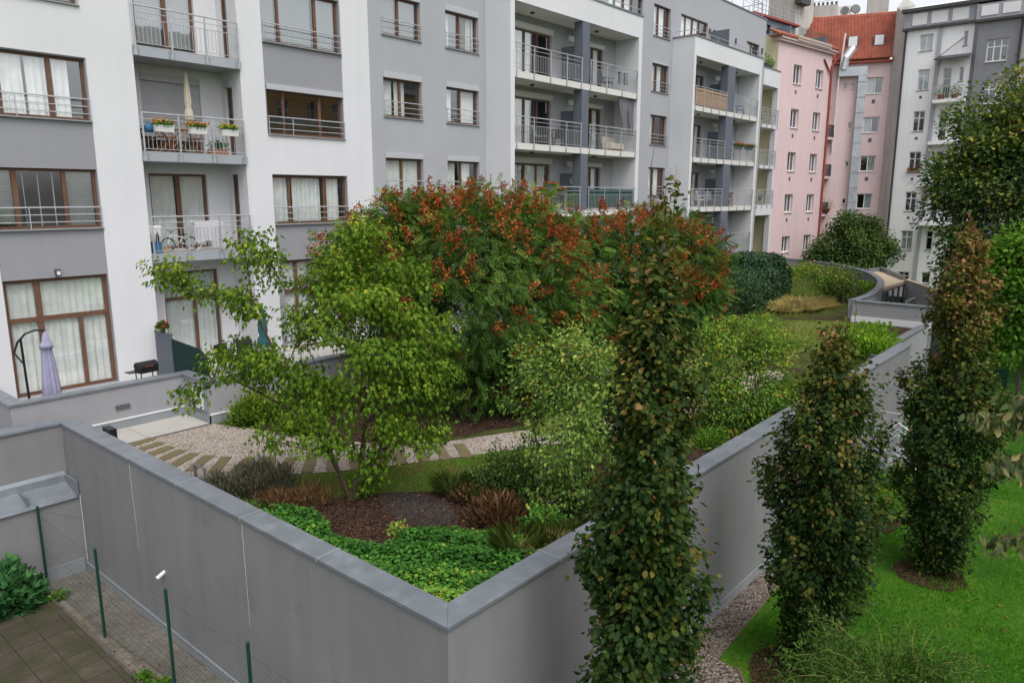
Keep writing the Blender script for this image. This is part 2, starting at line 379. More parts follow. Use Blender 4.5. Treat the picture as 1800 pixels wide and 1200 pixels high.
def window(par, F, r, w=-0.13, mull=(), trans=(), fm='brown', gm='glass', cur=None, sill=True, rail=0, box=0.0, boxproud=0.02,
           fw=0.07, sash=0.05, room=0.9, name='window', shut=0.0, blindlike=None, cross=False, sillm='plinth', sillw=0.06, label=None, seed=0):
    """one window: frame mesh (the part) with pane, curtain, room, sill, railing and shutter as sub-parts.
       mull: list of (u_fraction, width); trans: list of (v_fraction,width); cur: list of (f0,f1,material key) strips"""
    a, b, c, d = r
    if box: d2 = d-box
    else: d2 = d
    f = MB(F)
    t = 0.06
    f.box(a, a+fw, c, d2, w-t, w); f.box(b-fw, b, c, d2, w-t, w)
    f.box(a+fw, b-fw, c, c+fw, w-t, w); f.box(a+fw, b-fw, d2-fw, d2, w-t, w)
    cuts = []
    for q in mull:
        x = a+(b-a)*q[0]; k = q[1] if len(q) > 1 else fw
        lo = c+fw; hi = d2-fw
        if len(q) > 2: lo, hi = (lo if q[2] is None else c+(d2-c)*q[2]), (hi if q[3] is None else c+(d2-c)*q[3])
        f.box(x-k/2, x+k/2, lo, hi, w-t+.002, w+.004)
    for q in trans:
        y = c+(d2-c)*q[0]; k = q[1] if len(q) > 1 else fw
        lo, hi = a+fw, b-fw
        if len(q) > 2: lo, hi = a+(b-a)*q[2], a+(b-a)*q[3]
        f.box(lo, hi, y-k/2, y+k/2, w-t+.004, w+.006)
    fo = f.build(name, M[fm], par)
    if label: fo['label'] = label
    p = MB(F); p.face([(a+fw*.6,c+fw*.6,w-.035),(b-fw*.6,c+fw*.6,w-.035),(b-fw*.6,d2-fw*.6,w-.035),(a+fw*.6,d2-fw*.6,w-.035)])
    p.build('pane', M[gm], fo)
    if room:
        m = MB(F); z = w-t-.01; zz = z-room
        m.face([(a,c,zz),(b,c,zz),(b,d2,zz),(a,d2,zz)]); m.face([(a,c,z),(a,d2,z),(a,d2,zz),(a,c,zz)]); m.face([(b,c,z),(b,d2,z),(b,d2,zz),(b,c,zz)])
        m.face([(a,c,z),(b,c,z),(b,c,zz),(a,c,zz)]); m.face([(a,d2,z),(b,d2,z),(b,d2,zz),(a,d2,zz)])
        m.build('room', M['room'], fo)
    for q in (cur or ()):
        cm = curtain_mesh(F, a+(b-a)*q[0], a+(b-a)*q[1], c+0.03+(q[3] if len(q) > 3 else 0), d2-0.03, w-0.105, amp=.026, seed=seed)
        cm.build('curtain', M[q[2]], fo)
    if blindlike:
        bm_ = MB(F)
        for (f0, f1, v0f) in blindlike:
            uu0, uu1 = a+(b-a)*f0, a+(b-a)*f1; y = d2-fw
            while y > c+(d2-c)*v0f:
                bm_.face([(uu0,y,w-.10),(uu1,y,w-.10),(uu1,y-.035,w-.125),(uu0,y-.035,w-.125)]); y -= 0.045
        bm_.build('blind', M['blind'], fo)
    if sill:
        s = MB(F); s.box(a-.03, b+.03, c-.035, c-.002, w, sillw); s.build('sill', M[sillm], fo)
    if box:
        s = MB(F); s.box(a, b, d2, d, w-.05, boxproud); s.build('shutter_box', M['shutter'], fo)
    if shut:
        s = MB(F); y = d2; lo = d2-(d2-c)*shut
        while y > lo+.02:
            s.face([(a,y,w+.03),(b,y,w+.03),(b,y-.045,w+.042),(a,y-.045,w+.042)])
            s.face([(a,y-.045,w+.042),(b,y-.045,w+.042),(b,y-.05,w+.03),(a,y-.05,w+.03)]); y -= .05
        s.build('roller_shutter', M['shutter'], fo)
    if rail:
        s = MB(F); z = 0.035
        hs = [0.17, 0.36, 0.55][:rail]
        for i, h in enumerate(hs):
            s.tube([(a-.02,c+h,z),(b+.02,c+h,z)], 0.019 if i == len(hs)-1 else 0.012, 6)
        for x in (a+.01, b-.01):
            s.box(x-.012, x+.012, c+.0, c+hs[-1], z-.008, z+.008)
        if b-a > 2.4: 
            x = a+(b-a)*0.3; s.box(x-.012, x+.012, c, c+hs[-1], z-.008, z+.008)
        s.build('railing', M['rail'], fo)
    return fo

def railing(par, F, u0, u1, v, w, h=1.05, posts=(0,.333,.667,1), low=True, bars=True, name='railing', mat='rail', below=0.28, side=None, dense=0.115):
    s = MB(F)
    s.tube([(u0,v+h,w),(u1,v+h,w)], 0.024, 6)
    for q in (h-.17, h-.34): s.tube([(u0,v+q,w),(u1,v+q,w)], 0.011, 5)
    s.tube([(u0,v+.06,w),(u1,v+.06,w)], 0.010, 5)
    for q in posts:
        u = u0+(u1-u0)*q; s.box(u-.022, u+.022, v-below, v+h, w-.008, w+.016)
        s.box(u-.05, u+.05, v-below, v-below+.14, w-.02, w-.006)
    if bars:
        n = max(2, int((u1-u0)/dense))
        for i in range(1, n):
            u = u0+(u1-u0)*i/n; s.box(u-.006, u+.006, v+.06, v+h-.34, w-.006, w+.006)
    return s.build(name, M[mat], par)

# ------------------------------------------------------------------ the apartment building
AB = thing('apartment_building', 'white and grey apartment block with brown windows and railed balconies', 'building', (24, 22, 0))
TOPZ = 20.3
# --- white left section
holes = [(6.0,8.30,13.23,15.0), (5.80,8.36,3.1,11.93,.03), (9.60,12.80,3.1,TOPZ-.6,.001), (13.63,16.68,10.29,15.1,.03), (13.70,16.71,3.1,9.04,.03)]
mb = MB(MAIN); wall(mb, -2.0, 17.88, 2.0, TOPZ, holes, reveal=.14)
mb.build('white_wall', M['white'], AB)
mb = MB(MAIN); mb.face([(9.6,3.1,0),(9.6,TOPZ-.6,0),(9.6,TOPZ-.6,-1.2),(9.6,3.1,-1.2)]); mb.face([(9.6,TOPZ-.6,0),(12.8,TOPZ-.6,0),(12.8,TOPZ-.6,-1.2),(9.6,TOPZ-.6,-1.2)]); mb.build('niche_wall', M['white'], AB)
# grey infill strips between windows, 3 cm behind the white face
mb = MB(MAIN)
wall(mb, 5.80,8.36,3.1,11.93, [(5.85,8.33,10.32,11.90),(5.85,8.34,7.50,9.05),(5.82,8.34,3.12,6.21)], w=-.03)
mb.build('grey_panel', M['grey'], AB); mb = MB(MAIN)
wall(mb, 13.63,16.68,10.29,15.1, [(13.66,16.64,13.15,14.85),(13.68,16.66,10.31,11.87)], w=-.03)
mb.build('grey_panel', M['grey'], AB); mb = MB(MAIN)
wall(mb, 13.70,16.71,3.1,9.04, [(13.73,16.69,7.43,9.02),(13.92,16.5,3.12,6.21)], w=-.03)
mb.build('grey_panel', M['grey'], AB)
# niche: back wall, side walls
mb = MB(MAIN); W = -1.2
hb = []
for s in (12.45, 9.6, 6.7): hb.append((10.25,12.08,s+.02,s+2.32))
hb.append((10.40,12.22,3.12,6.0))
wall(mb, 9.6,12.8,3.1,TOPZ-.6, hb, w=W)
mb.build('niche_wall', M['white'], AB)
SIDE = frame((12.80,0,0), (0,-1), (-1,0))       # right flank of the niche, looking -X ; u = -Y
mb = MB(SIDE)
SW = [(-22.98,-22.55,s+.05,s+2.33) for s in (12.45,9.6,6.7)]
wall(mb, -23.2,-22.001,3.1,TOPZ-.6, SW, w=.002, reveal=.12)
mb.build('niche_wall', M['white'], AB)
for i, s in enumerate((12.45,9.6,6.7)):
    window(AB, SIDE, SW[i], w=-.08, fm='brown', cur=[(.3,.9,'curtain')] if i else None, sill=False, fw=.06, box=.22 if i == 1 else 0, boxproud=.05, room=.5)
# windows column A
MUA = [(.0,.13),(.54,.09),(.985,.02)]
window(AB, MAIN, (6.0,8.30,13.23,15.0), mull=[(.5,.09)], rail=2)
window(AB, MAIN, (5.85,8.33,10.32,11.90), w=-.15, mull=[(.18,.12),(.66,.10)], rail=3, cur=[(.22,.42,'curtain'),(.45,.64,'curtain'),(.7,.85,'curtain')], seed=2)
window(AB, MAIN, (5.85,8.34,7.50,9.05), w=-.15, mull=[(.22,.12),(.68,.10)], rail=3, blindlike=[(.72,.97,.02),(.02,.2,.1)], cur=[(.30,.31,'curtain'),(.44,.45,'curtain'),(.58,.59,'curtain')])
window(AB, MAIN, (5.82,8.34,3.12,6.21), w=-.15, mull=[(.315,.14),(.70,.09,None,.63)], trans=[(.655,.12)], fw=.09, cur=[(.03,.5,'curtain'),(.5,.97,'curtain')], sill=False, seed=5,
       label='tall ground floor window with white curtains')
# windows column B
MB3 = [(.225,.08),(.70,.10)]
window(AB, MAIN, (13.66,16.64,13.15,14.85), w=-.15, mull=MB3, rail=3, blindlike=[(.02,.2,.02),(.25,.66,.05),(.74,.97,.02)])
window(AB, MAIN, (13.68,16.66,10.31,11.87), w=-.15, mull=MB3, rail=3, box=.17, boxproud=.03)
window(AB, MAIN, (13.73,16.69,7.43,9.02), w=-.15, mull=MB3, rail=3, cur=[(.03,.22,'curtaing'),(.28,.66,'curtaing'),(.75,.92,'curtain')], seed=8)
window(AB, MAIN, (13.92,16.5,3.12,6.21), w=-.15, mull=[(.22,.09),(.68,.09)], trans=[(.66,.10)], fw=.08, cur=[(.03,.96,'curtaing')], sill=False, seed=9)
# niche doors
NB = lambda s: (10.25,12.08,s+.02,s+2.32)
window(AB, MAIN, NB(12.45), w=W-.1, mull=[(.52,.12)], blindlike=[(.03,.47,.15),(.56,.97,.15)], sill=False, name='balcony_door', room=.7)
window(AB, MAIN, NB(9.6), w=W-.1, mull=[(.5,.1)], sill=False, name='balcony_door', box=.2, boxproud=W+.03, shut=.80, room=.7, label='balcony door behind a lowered grey roller shutter')
window(AB, MAIN, NB(6.7), w=W-.1, mull=[(.5,.13)], cur=[(.04,.45,'curtaing'),(.56,.96,'curtaing')], sill=False, name='balcony_door', room=.7, seed=4)
window(AB, MAIN, (10.40,12.22,3.12,6.0), w=W-.1, mull=[(.56,.09,None,.66)], trans=[(.70,.09)], cur=[(.03,.96,'curtaing')], sill=False, name='terrace_door', room=.7, seed=6)
# balcony slabs of the niche
for s in (12.45, 9.6, 6.7):
    mb = MB(MAIN); mb.box(9.61, 12.79, s-.28, s-.02, W+.01, .06); b = mb.build('balcony', M['slabzinc'], AB)
    mb = MB(MAIN); mb.box(9.62, 12.78, s-.018, s, W+.01, .05); mb.build('floor', M['paleconc'], b)
    mb = MB(MAIN)
    for k in (.02, .333, .667, .98):
        u = 9.61+3.18*k; mb.box(u-.09, u+.09, s-.25, s-.06, .062, .072)
    mb.build('bracket', M['plinth'], b)
    railing(b, MAIN, 9.65, 12.75, s, .085, posts=(0,.333,.667,1))
# wall lamp over the big window
mb = MB(MAIN); mb.box(7.03,7.15,6.27,6.44,-.028,.09); o = mb.build('wall_lamp', M['lamp'], AB)
mb = MB(MAIN); mb.box(7.05,7.13,6.29,6.38,.091,.10); mb.build('lens', M['whiteplastic'], o)

# --- grey middle section and the wall behind the two white frames
GW = []
for v in (14.10, 11.24, 8.37, 5.5):
    GW += [(18.50,20.40,v,v+1.60), (21.73,23.62,v,v+1.60)]
CW = []
for v in (17.0,14.07,11.2,8.32,5.5): CW.append((37.69,39.54,v,v+1.62))
LV = (13.42, 10.55, 7.68, 4.88)
DL = [(25.2,28.55,s+.02,s+2.12) for s in LV]; DR = [(31.63,32.80,s+.02,s+2.10) for s in LV]
D2 = [(41.2,43.98,s+.02,s+2.10) for s in LV]; D2r = [(46.0,46.9,s+.02,s+2.15) for s in LV]
T1 = [(26.0,29.2,17.0,18.75), (33.2,36.5,17.0,18.6)]
T2 = [(40.75,44.17,17.0,18.63), (44.9,45.6,17.3,18.4), (49.95,52.0,17.25,18.5)]
mb = MB(MAIN)
wall(mb, 17.88,53.0,2.0,TOPZ, GW+CW+DL+DR+D2+D2r+T1+T2, w=0.0, reveal=.16)
mb.build('grey_wall', M['greymid'], AB)
cu = [None,[(.02,.2,'curtain'),(.72,.95,'curtain')],[(.03,.3,'curtaing'),(.36,.62,'curtaing')],[(.03,.25,'curtain'),(.5,.95,'curtain')],[(.03,.95,'curtaing')],[(.03,.35,'curtain'),(.5,.8,'curtain')],[(.05,.9,'curtaing')],[(.05,.9,'curtaing')]]
for i, r in enumerate(GW):
    window(AB, MAIN, r, w=-.14, mull=[(.47,.10)], rail=3, box=.22, boxproud=.02, cur=cu[i], blindlike=[(.04,.43,.03),(.53,.95,.03)] if i in (0,1) else None, seed=20+i, room=.8)
for i, r in enumerate(CW):
    window(AB, MAIN, r, w=-.14, mull=[(.38,.09),(.80,.08)], rail=3, box=.12 if i in (1,) else 0, cur=[(.04,.32,'curtain'),(.45,.75,'curtain')] if i != 2 else [(.05,.3,'curtain')], seed=40+i, room=.8)
for i, r in enumerate(DL):
    window(AB, MAIN, r, w=-.1, mull=[(.45,.10),(.72,.08)], fm='brown', sill=False, name='balcony_door', cur=[(.25,.44,'curtain'),(.5,.6,'curtain')] if i != 2 else [(.05,.42,'curtaing'),(.48,.95,'curtaing')], seed=50+i, room=.8)
    mb = MB(MAIN); mb.box(24.4,28.68,r[3]+.03,r[3]+.27,.003,.03); mb.build('shutter_box', M['soffit'], AB)
for i, r in enumerate(DR):
    window(AB, MAIN, r, w=-.1, mull=[(.35,.07)], sill=False, name='balcony_door', cur=[(.4,.8,'curtaing')], seed=60+i, room=.8)
    mb = MB(MAIN); mb.box(31.6,32.9,r[3]+.01,r[3]+.2,.003,.03); mb.build('shutter_box', M['soffit'], AB)
for i, r in enumerate(D2): window(AB, MAIN, r, w=-.1, mull=[(.35,.1),(.7,.08)], sill=False, name='balcony_door', cur=[(.75,.92,'curtaing')] if i else [(.7,.95,'curtaind')], seed=70+i, room=.8)
for i, r in enumerate(D2r): window(AB, MAIN, r, w=-.1, sill=False, name='balcony_door', cur=[(.1,.8,'curtaing')] if i % 2 else None, seed=80+i, room=.8)
for i, r in enumerate(T1+T2):
    window(AB, MAIN, r, w=-.12, mull=[(.22,.07),(.48,.07),(.72,.07)] if r[1]-r[0] > 2.5 else [(.5,.07)], sill=False, name='terrace_window', cur=[(.03,.45,'curtain'),(.52,.68,'curtain')] if r[1]-r[0] > 1 else None, seed=90+i, room=.8)
# --- the two protruding white balcony frames
def balcony_frame(u0, u1, colu, part_u, lv, lights):
    mb = MB(MAIN); d = 1.38
    mb.box(u0, u0+.27, 2.4, 17.12, .002, d); mb.box(u1-.33, u1, 2.4, 17.12, .002, d)
    mb.box(u0+.27, u1-.33, 16.10, 17.12, .95, d-.002)
    fr = mb.build('balcony_frame', M['white'], AB)
    mb = MB(MAIN); mb.box(u0+.27, u1-.33, 16.11, 16.98, .002, .948); mb.build('soffit', M['soffit'], fr)
    mb = MB(MAIN); mb.box(u0-.04, u1+.04, 17.12, 17.19, .95, d+.04); mb.box(u0-.04,u0+.3,17.12,17.19,.003,.95); mb.box(u1-.3,u1+.04,17.12,17.19,.003,.95); mb.build('coping', M['zinc'], fr)
    s = MB(MAIN)
    s.tube([(u0+.1,17.47,d-.1),(u1-.1,17.47,d-.1)], .02, 6); s.tube([(u0+.1,17.47,d-.1),(u0+.1,17.47,.1)], .02, 6)
    k = u0+.1
    while k < u1: s.box(k-.015, k+.015, 17.19, 17.46, d-.115, d-.085); k += 1.5
    s.build('terrace_rail', M['rail'], fr)
    mb = MB(MAIN); mb.box(colu[0], colu[1], 2.4, 16.10, .90, d-.006); mb.build('column', M['column'], fr)
    for li, s in enumerate(lv):
        if s > 5:
            mb = MB(MAIN); mb.box(u0+.27, u1-.33, s-.27, s, .002, d+.0); sl = mb.build('balcony', M['soffit'], AB)
        else: sl = fr
        # railings in two bays
        railing(sl, MAIN, u0+.28, colu[0]-.0, s+.02, d+.03, posts=(.02,.26,.5,.75,.985), below=.3)
        railing(sl, MAIN, colu[1]+.0, u1-.34, s+.02, d+.03, posts=(.02,.34,.66,.985), below=.3)
        mb = MB(MAIN); mb.box(part_u-.03, part_u+.03, s+.05, s+1.72, .005, .899); mb.build('partition', M['column'], sl)
        mb = MB(MAIN); mb.box(part_u+.45, part_u+1.1, s+2.08, s+2.32, .003, .10); mb.build('vent_box', M['whiteplastic'], sl)
        for lu in lights:
            mb = MB(MAIN); mb.lathe_ok = True
            z = s+2.58 if li else 16.09
            z = (lv[li-1]-.28) if li else 16.105
            mb.box(lu-.07, lu+.07, z-.07, z-.001, .55, .69); mb.build('ceiling_lamp', M['lamp'], sl)
    return fr
F1 = balcony_frame(24.05, 34.28, (29.1,29.66), 29.36, LV[:3], (26.4, 31.3))
F2 = balcony_frame(39.89, 49.40, (44.4,45.42), 44.86, LV, (42.2, 47.2))
# roof-terrace divider behind the coping of the far frame
mb = MB(MAIN); mb.box(44.55,44.63,17.0,18.22,.02,1.2); mb.build('partition', M['column'], F2)
for u in (44.35, 48.1, 52.4):
    mb = MB(MAIN); mb.box(u-.06,u+.06,18.0,18.35,.002,.1); mb.build('wall_lamp', M['lamp'], AB)
# parapet coping, roof, gable and back
mb = MB(MAIN); mb.box(-2.0,53.04,TOPZ,TOPZ+.07,-.35,.05); mb.build('coping', M['zinc'], AB)
mb = MB(MAIN); mb.box(-2.0,53.0,TOPZ-.5,TOPZ-.3,-12,-.02); mb.build('roof', M['zinc'], AB)
mb = MB(MAIN); mb.face([(53.0,0,0),(53.0,TOPZ,0),(53.0,TOPZ,-12),(53.0,0,-12)]); mb.face([(-2,0,-12),(53,0,-12),(53,TOPZ,-12),(-2,TOPZ,-12)]); mb.face([(-2,0,0),(-2,TOPZ,0),(-2,TOPZ,-12),(-2,0,-12)])
mb.build('gable_wall', M['greymid'], AB)
# set-back top storey with roof-terrace railing
mb = MB(MAIN); mb.box(18,47.0,TOPZ-.3,TOPZ+2.8,-11,-2.6); mb.build('top_storey', M['greymid'], AB)
railing(AB, MAIN, 40.0, 52.9, TOPZ+.1, -.3, h=1.0, posts=(0,.12,.25,.37,.5,.62,.75,.87,1), bars=False, name='roof_railing', below=.1)
mb = MB(frame((52.9,22.3,0),(0,1),(1,0))); mb.tube([(0,TOPZ+1.1,0),(4,TOPZ+1.1,0)],.024,6); mb.tube([(0,TOPZ+.7,0),(4,TOPZ+.7,0)],.011,5)
for k in range(5): mb.box(k-.02,k+.02,TOPZ+.05,TOPZ+1.1,-.02,.02)
mb.build('roof_railing', M['rail'], AB)
# small white balcony tower at the far end
mb = MB(MAIN); mb.box(53.02,56.0,16.05,17.2,-1.5,.05); mb.box(55.72,56.0,4.0,16.05,-.35,.05)
tw = mb.build('balcony_tower', M['white'], AB)
mb = MB(MAIN); mb.box(53.02,56.03,17.2,17.27,-1.5,.09); mb.build('coping', M['zinc'], tw)
for s in LV[:3]:
    mb = MB(MAIN); mb.box(53.02,55.99,s-.25 if s > 8 else s-.75,s,-1.5,.04); sl = mb.build('balcony', M['white'], AB)
    railing(sl, MAIN, 53.05, 55.95, s+.02, .09, posts=(0,.33,.66,1), below=.25)
# ------------------------------------------------------------------ pink building
th = math.radians(-7.5); pd = (math.cos(th), math.sin(th)); PF = frame((55.7,22.3,0), pd, (pd[1], -pd[0]))
PB = thing('pink_building', 'pink apartment house with red tile roof and small white windows', 'building', (61, 23, 0))
hs = []
for v0, v1 in ((16.7,18.1),(13.48,14.88),(10.23,11.66),(7.06,8.47),(3.94,5.2)): hs += [(2.80,4.04,v0,v1),(6.36,7.56,v0,v1)]
mb = MB(PF); wall(mb, .35, 8.9, 0.5, 19.45, hs, reveal=.18); mb.build('pink_wall', M['pink'], PB)
for i, r in enumerate(hs):
    f = window(PB, PF, r, w=-.17, mull=[(.55,.07)], fm='wframe', gm='glassfar', sillm='wframe', sillw=.08, fw=.08, cur=[(.05,.45,'curtaing'),(.6,.95,'curtaind')], room=.5, seed=100+i)
    mb = MB(PF); u = r[0]+.5; mb.box(u-.12,u+.12,r[2]-.72,r[2]-.45,.003,.02); mb.build('vent', M['lamp'], f)
# yellow flank towards the main block
mb = MB(PF); mb.face([(.35,.5,0),(.35,19.9,0),(.35,19.9,-9),(.35,.5,-9)]); mb.box(-.9,.347,.5,20.0,-9,-1.6); mb.build('yellow_wall', M['yellow'], PB)
mb = MB(PF); mb.box(.2,8.95,19.45,19.62,-.4,.22); mb.box(.2,9.0,19.62,19.75,-.4,.34); mb.build('cornice', M['pink'], PB)
mb = MB(PF)
for k in range(36):
    u = -.2+9.4*k/36; mb.tube([(u+.13,19.80,.40),(u+.13,20.25,-.5)], .11, 6)
mb.box(-.2,9.2,19.755,19.80,-.6,.36)
mb.build('eaves_tiles', M['terracotta'], PB)
# penthouse in blue-grey cladding, terrace with glass rail above it
mb = MB(PF); ph = [(.0,1.8,20.55,21.0),(3.0,4.75,20.5,21.0)]
wall(mb, -.7,5.6,19.7,21.35, [(.05,1.85,20.3,20.95),(3.0,4.75,20.3,20.9)], w=-1.6, reveal=.1); mb.face([(-.7,19.7,-1.6),(-.7,21.35,-1.6),(-.7,21.35,-8),(-.7,19.7,-8)]); mb.face([(5.6,19.7,-1.6),(5.6,21.35,-1.6),(5.6,21.35,-8),(5.6,19.7,-8)])
pe = mb.build('penthouse', M['bluegrey'], PB)
for r in ((.05,1.85,20.3,20.95),(3.0,4.75,20.3,20.9)):
    window(PB, PF, r, w=-1.7, mull=[(.33,.05),(.66,.05)], fm='raildk', gm='glassfar', sill=False, fw=.05, room=.4, name='penthouse_window')
mb = MB(PF); mb.box(-.9,5.9,21.35,21.5,-8.2,-1.35); mb.build('roof_edge', M['redpipe'], pe)
s = MB(PF)
for q in (1.0,.66,.33): s.tube([(-.8,21.5+q,-1.5),(5.8,21.5+q,-1.5)], .022, 5)
for k in range(13): s.box(-.8+6.6*k/12-.02,-.8+6.6*k/12+.02,21.5,22.5,-1.52,-1.48)
s.build('roof_railing', M['rail'], pe)
for u, ww in ((2.3,-.2),(7.95,-.2)):
    mb = MB(PF); mb.box(u-.06,u+.06,19.78,20.75,-1.59,ww); mb.build('terrace_screen', M['bluegrey'], pe)
mb = MB(PF); mb.box(2.4,7.85,19.70,20.05,.345,.40); mb.build('terrace_parapet', M['paleconc'], pe)
mb = MB(PF); mb.face([(2.4,20.05,.37),(7.85,20.05,.37),(7.85,20.65,.37),(2.4,20.65,.37)]); mb.build('glass_rail', M['glassrail'], pe)
# downpipes of the pink house
mb = MB(PF); mb.tube([(9.0,19.5,.45),(9.0,19.2,.35),(8.75,18.6,.10),(8.75,2.0,.10)], .09, 8); mb.tube([(7.4,18.95,.06),(8.6,17.9,.12)], .07, 6); mb.build('downpipe', M['redpipe'], PB)
# right wing of the pink house, turned towards the courtyard
t2 = math.radians(-69.5); d2 = (math.cos(t2), math.sin(t2)); PR = frame((67.5,17.1,0), d2, (d2[1], -d2[0]))
hr = [(-2.04,-.80,16.5,17.78),(-2.04,-.82,13.44,14.68),(-2.02,-.85,10.33,11.6),(-2.03,-.85,7.28,8.52)]
hsm = [(-3.80,-3.53,17.0,17.4),(-3.18,-2.88,16.95,17.4),(-3.17,-2.87,13.8,14.28),(-3.15,-2.85,10.75,11.2),(-3.15,-2.85,7.7,8.1)]
mb = MB(PR); wall(mb, -7.5,.12,.5,19.1, hr+hsm, reveal=.16); mb.build('pink_wall', M['pinkwing_lit'], PB)
for i, r in enumerate(hr):
    f = window(PB, PR, r, w=-.13, mull=[(.5,.08)], fm='wframe', gm='glassfar', sillm='wframe', fw=.08, cur=[(.05,.45,'curtaing')] if i < 2 else [(.55,.95,'curtaing')], room=.5, seed=130+i)
    mb = MB(PR); mb.box(-1.55,-1.3,r[2]-.75,r[2]-.45,.003,.02); mb.build('vent', M['lamp'], f)
for r in hsm: window(PB, PR, r, w=-.1, fm='wframe', gm='glassfar', sillm='wframe', fw=.05, room=.3, name='small_window')
# recess between the two wings with small balconies
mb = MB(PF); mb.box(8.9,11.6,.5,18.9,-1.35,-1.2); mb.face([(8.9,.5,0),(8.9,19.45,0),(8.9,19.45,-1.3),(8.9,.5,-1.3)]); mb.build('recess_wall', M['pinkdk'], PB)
for s in (13.1,9.95,6.85):
    mb = MB(PF); mb.prism_ = None
    pl = [(8.95,-1.19),(8.95,.05),(9.5,.12),(10.2,.0),(10.5,-.5),(10.5,-1.19)]
    lo = [mb.p(x,s-.2,y) for x,y in pl]; hi = [mb.p(x,s,y) for x,y in pl]; n = len(pl)
    for k in range(n): mb.f.append([lo[k],lo[(k+1)%n],hi[(k+1)%n],hi[k]]); mb.m.append(0)
    mb.f.append(hi); mb.m.append(0); mb.f.append(lo[::-1]); mb.m.append(0)
    sl = mb.build('balcony', M['pink'], PB)
    q = MB(PF)
    for h in (.95,.55): q.tube([(x,s+h,y) for x,y in pl[1:]], .025, 5)
    for k in range(1,5):
        x0,y0 = pl[k]; x1,y1 = pl[k+1]
        for j in range(6):
            x = x0+(x1-x0)*j/6; y = y0+(y1-y0)*j/6; q.box(x-.015,x+.015,s,s+.95,y-.015,y+.015)
    q.build('railing', M['raildk'], sl)
    q = MB(PF); q.box(9.1,9.9,s+.05,s+2.1,-1.19,-1.15); q.build('balcony_door', M['wframe'], sl)
q = MB(PF); q.tube([(10.5,14.1,-.5),(10.5,15.6,-.5),(9.4,15.5,-.1)], .02, 5); q.tube([(10.3,18.8,-.9),(10.3,3,-.9)], .07, 6); q.build('washing_frame', M['raildk'], PB)
# steel duct climbing the corner, flue and hood
mb = MB(PR); mb.box(-2.72,-2.12,4.6,17.9,.02,.5); mb.box(-4.2,-2.1,17.9,18.6,.02,.52)
du = mb.build('exhaust_duct', M['duct'], PB)
mb = MB(PR)
for k in range(11): mb.box(-2.75,-2.09,5.4+1.2*k,5.44+1.2*k,.01,.53)
mb.build('seam', M['plinth'], du)
mb = MB(PR); mb.tube([(-4.25,12,.12),(-4.2,17.6,.35),(-3.98,21.2,.6)], .07, 8); mb.build('flue', M['trim'], PB)
mb = MB(PR); mb.tube([(-3.9,18.4,.3),(-3.8,19.3,.25),(-3.3,20.1,-.3)], .36, 10); mb.build('duct_elbow', M['duct'], du)
# roof of the right wing
def tiles(name, par, F, u0, u1, e, rdg, nu, nv):
    """pan-tile surface from eave (v,w) to ridge (v,w)"""
    mb = MB(F); rows = []
    for j in range(nv*3+1):
        f = j/(nv*3); k = j % 3
        v = e[0]+(rdg[0]-e[0])*f; w = e[1]+(rdg[1]-e[1])*f
        lift = (0.20, 0.07, 0.0)[k]
        row = []
        for i in range(nu*4+1):
            a = i/4*2*PI; row.append(mb.p(u0+(u1-u0)*i/(nu*4), v+lift*.8+.04*math.cos(a), w+lift*.8))
        rows.append(row)
    for a, b in zip(rows[:-1], rows[1:]):
        for i in range(len(a)-1): mb.f.append([a[i],a[i+1],b[i+1],b[i]]); mb.m.append(0)
    return mb.build(name, M['rooftile'], par)
M['rooftile'] = pmat('red_roof_tiles', G(.52,.215,.155), 0.8, 0.2, 1.2, 0.2, 30, fine=0.12, dirt=(G(.24,.12,.10), 1.6, 0.56, 0.8))
rf = tiles('roof', PB, PR, -7.6, .12, (19.05,.35), (23.2,-3.4), 30, 20)
mb = MB(PR); mb.box(-7.6,.15,18.9,19.04,.02,.42); mb.build('gutter', M['redpipe'], PB)
mb = MB(PR); mb.tube([(-7.6,23.28,-3.4),(.1,23.28,-3.4)], .14, 7); mb.build('ridge', M['rooftile'], rf)
mb = MB(PR); mb.face([(-7.5,19,-6.9),(.1,19,-6.9),(.1,23.15,-3.45),(-7.5,23.15,-3.45)]); mb.face([(.1,.5,0),(.1,19.05,.3),(.1,23.1,-3.4),(.1,.5,-3.4)]); mb.build('back_roof', M['rooftile'], rf)
for u, v, w in ((-1.35,20.7,-.85),(-3.3,20.7,-.85)):
    q = MB(PR); q.box(u-.4,u+.4,v-.45,v+.45,w-.2,w+.35); s = q.build('skylight', M['lamp'], rf)
    q = MB(PR); q.face([(u-.32,v-.35,w+.36),(u+.32,v-.35,w+.36),(u+.32,v+.4,w+.352),(u-.32,v+.4,w+.352)]); q.build('pane', M['wframe'], s)
mb = MB(PR); mb.tube([(.02,19.0,.3),(.0,18.2,.1),(.0,3.0,.1)], .085, 8); mb.build('downpipe', M['redpipe'], PB)
for u0, u1, h in ((-6.9,-4.5,.7),(-2.2,-.6,1.0)):
    q = MB(PR); q.box(u0,u1,23.2,23.65+h,-4.3,-3.5); c_ = q.build('chimney', M['firewall'], rf)
    q = MB(PR)
    for k in range(7):
        u = u0+.15+(u1-u0-.3)*k/6; q.box(u-.09,u+.09,23.65+h,23.95+h,-4.05,-3.75)
    q.build('chimney_pot', M['cornice'], c_)
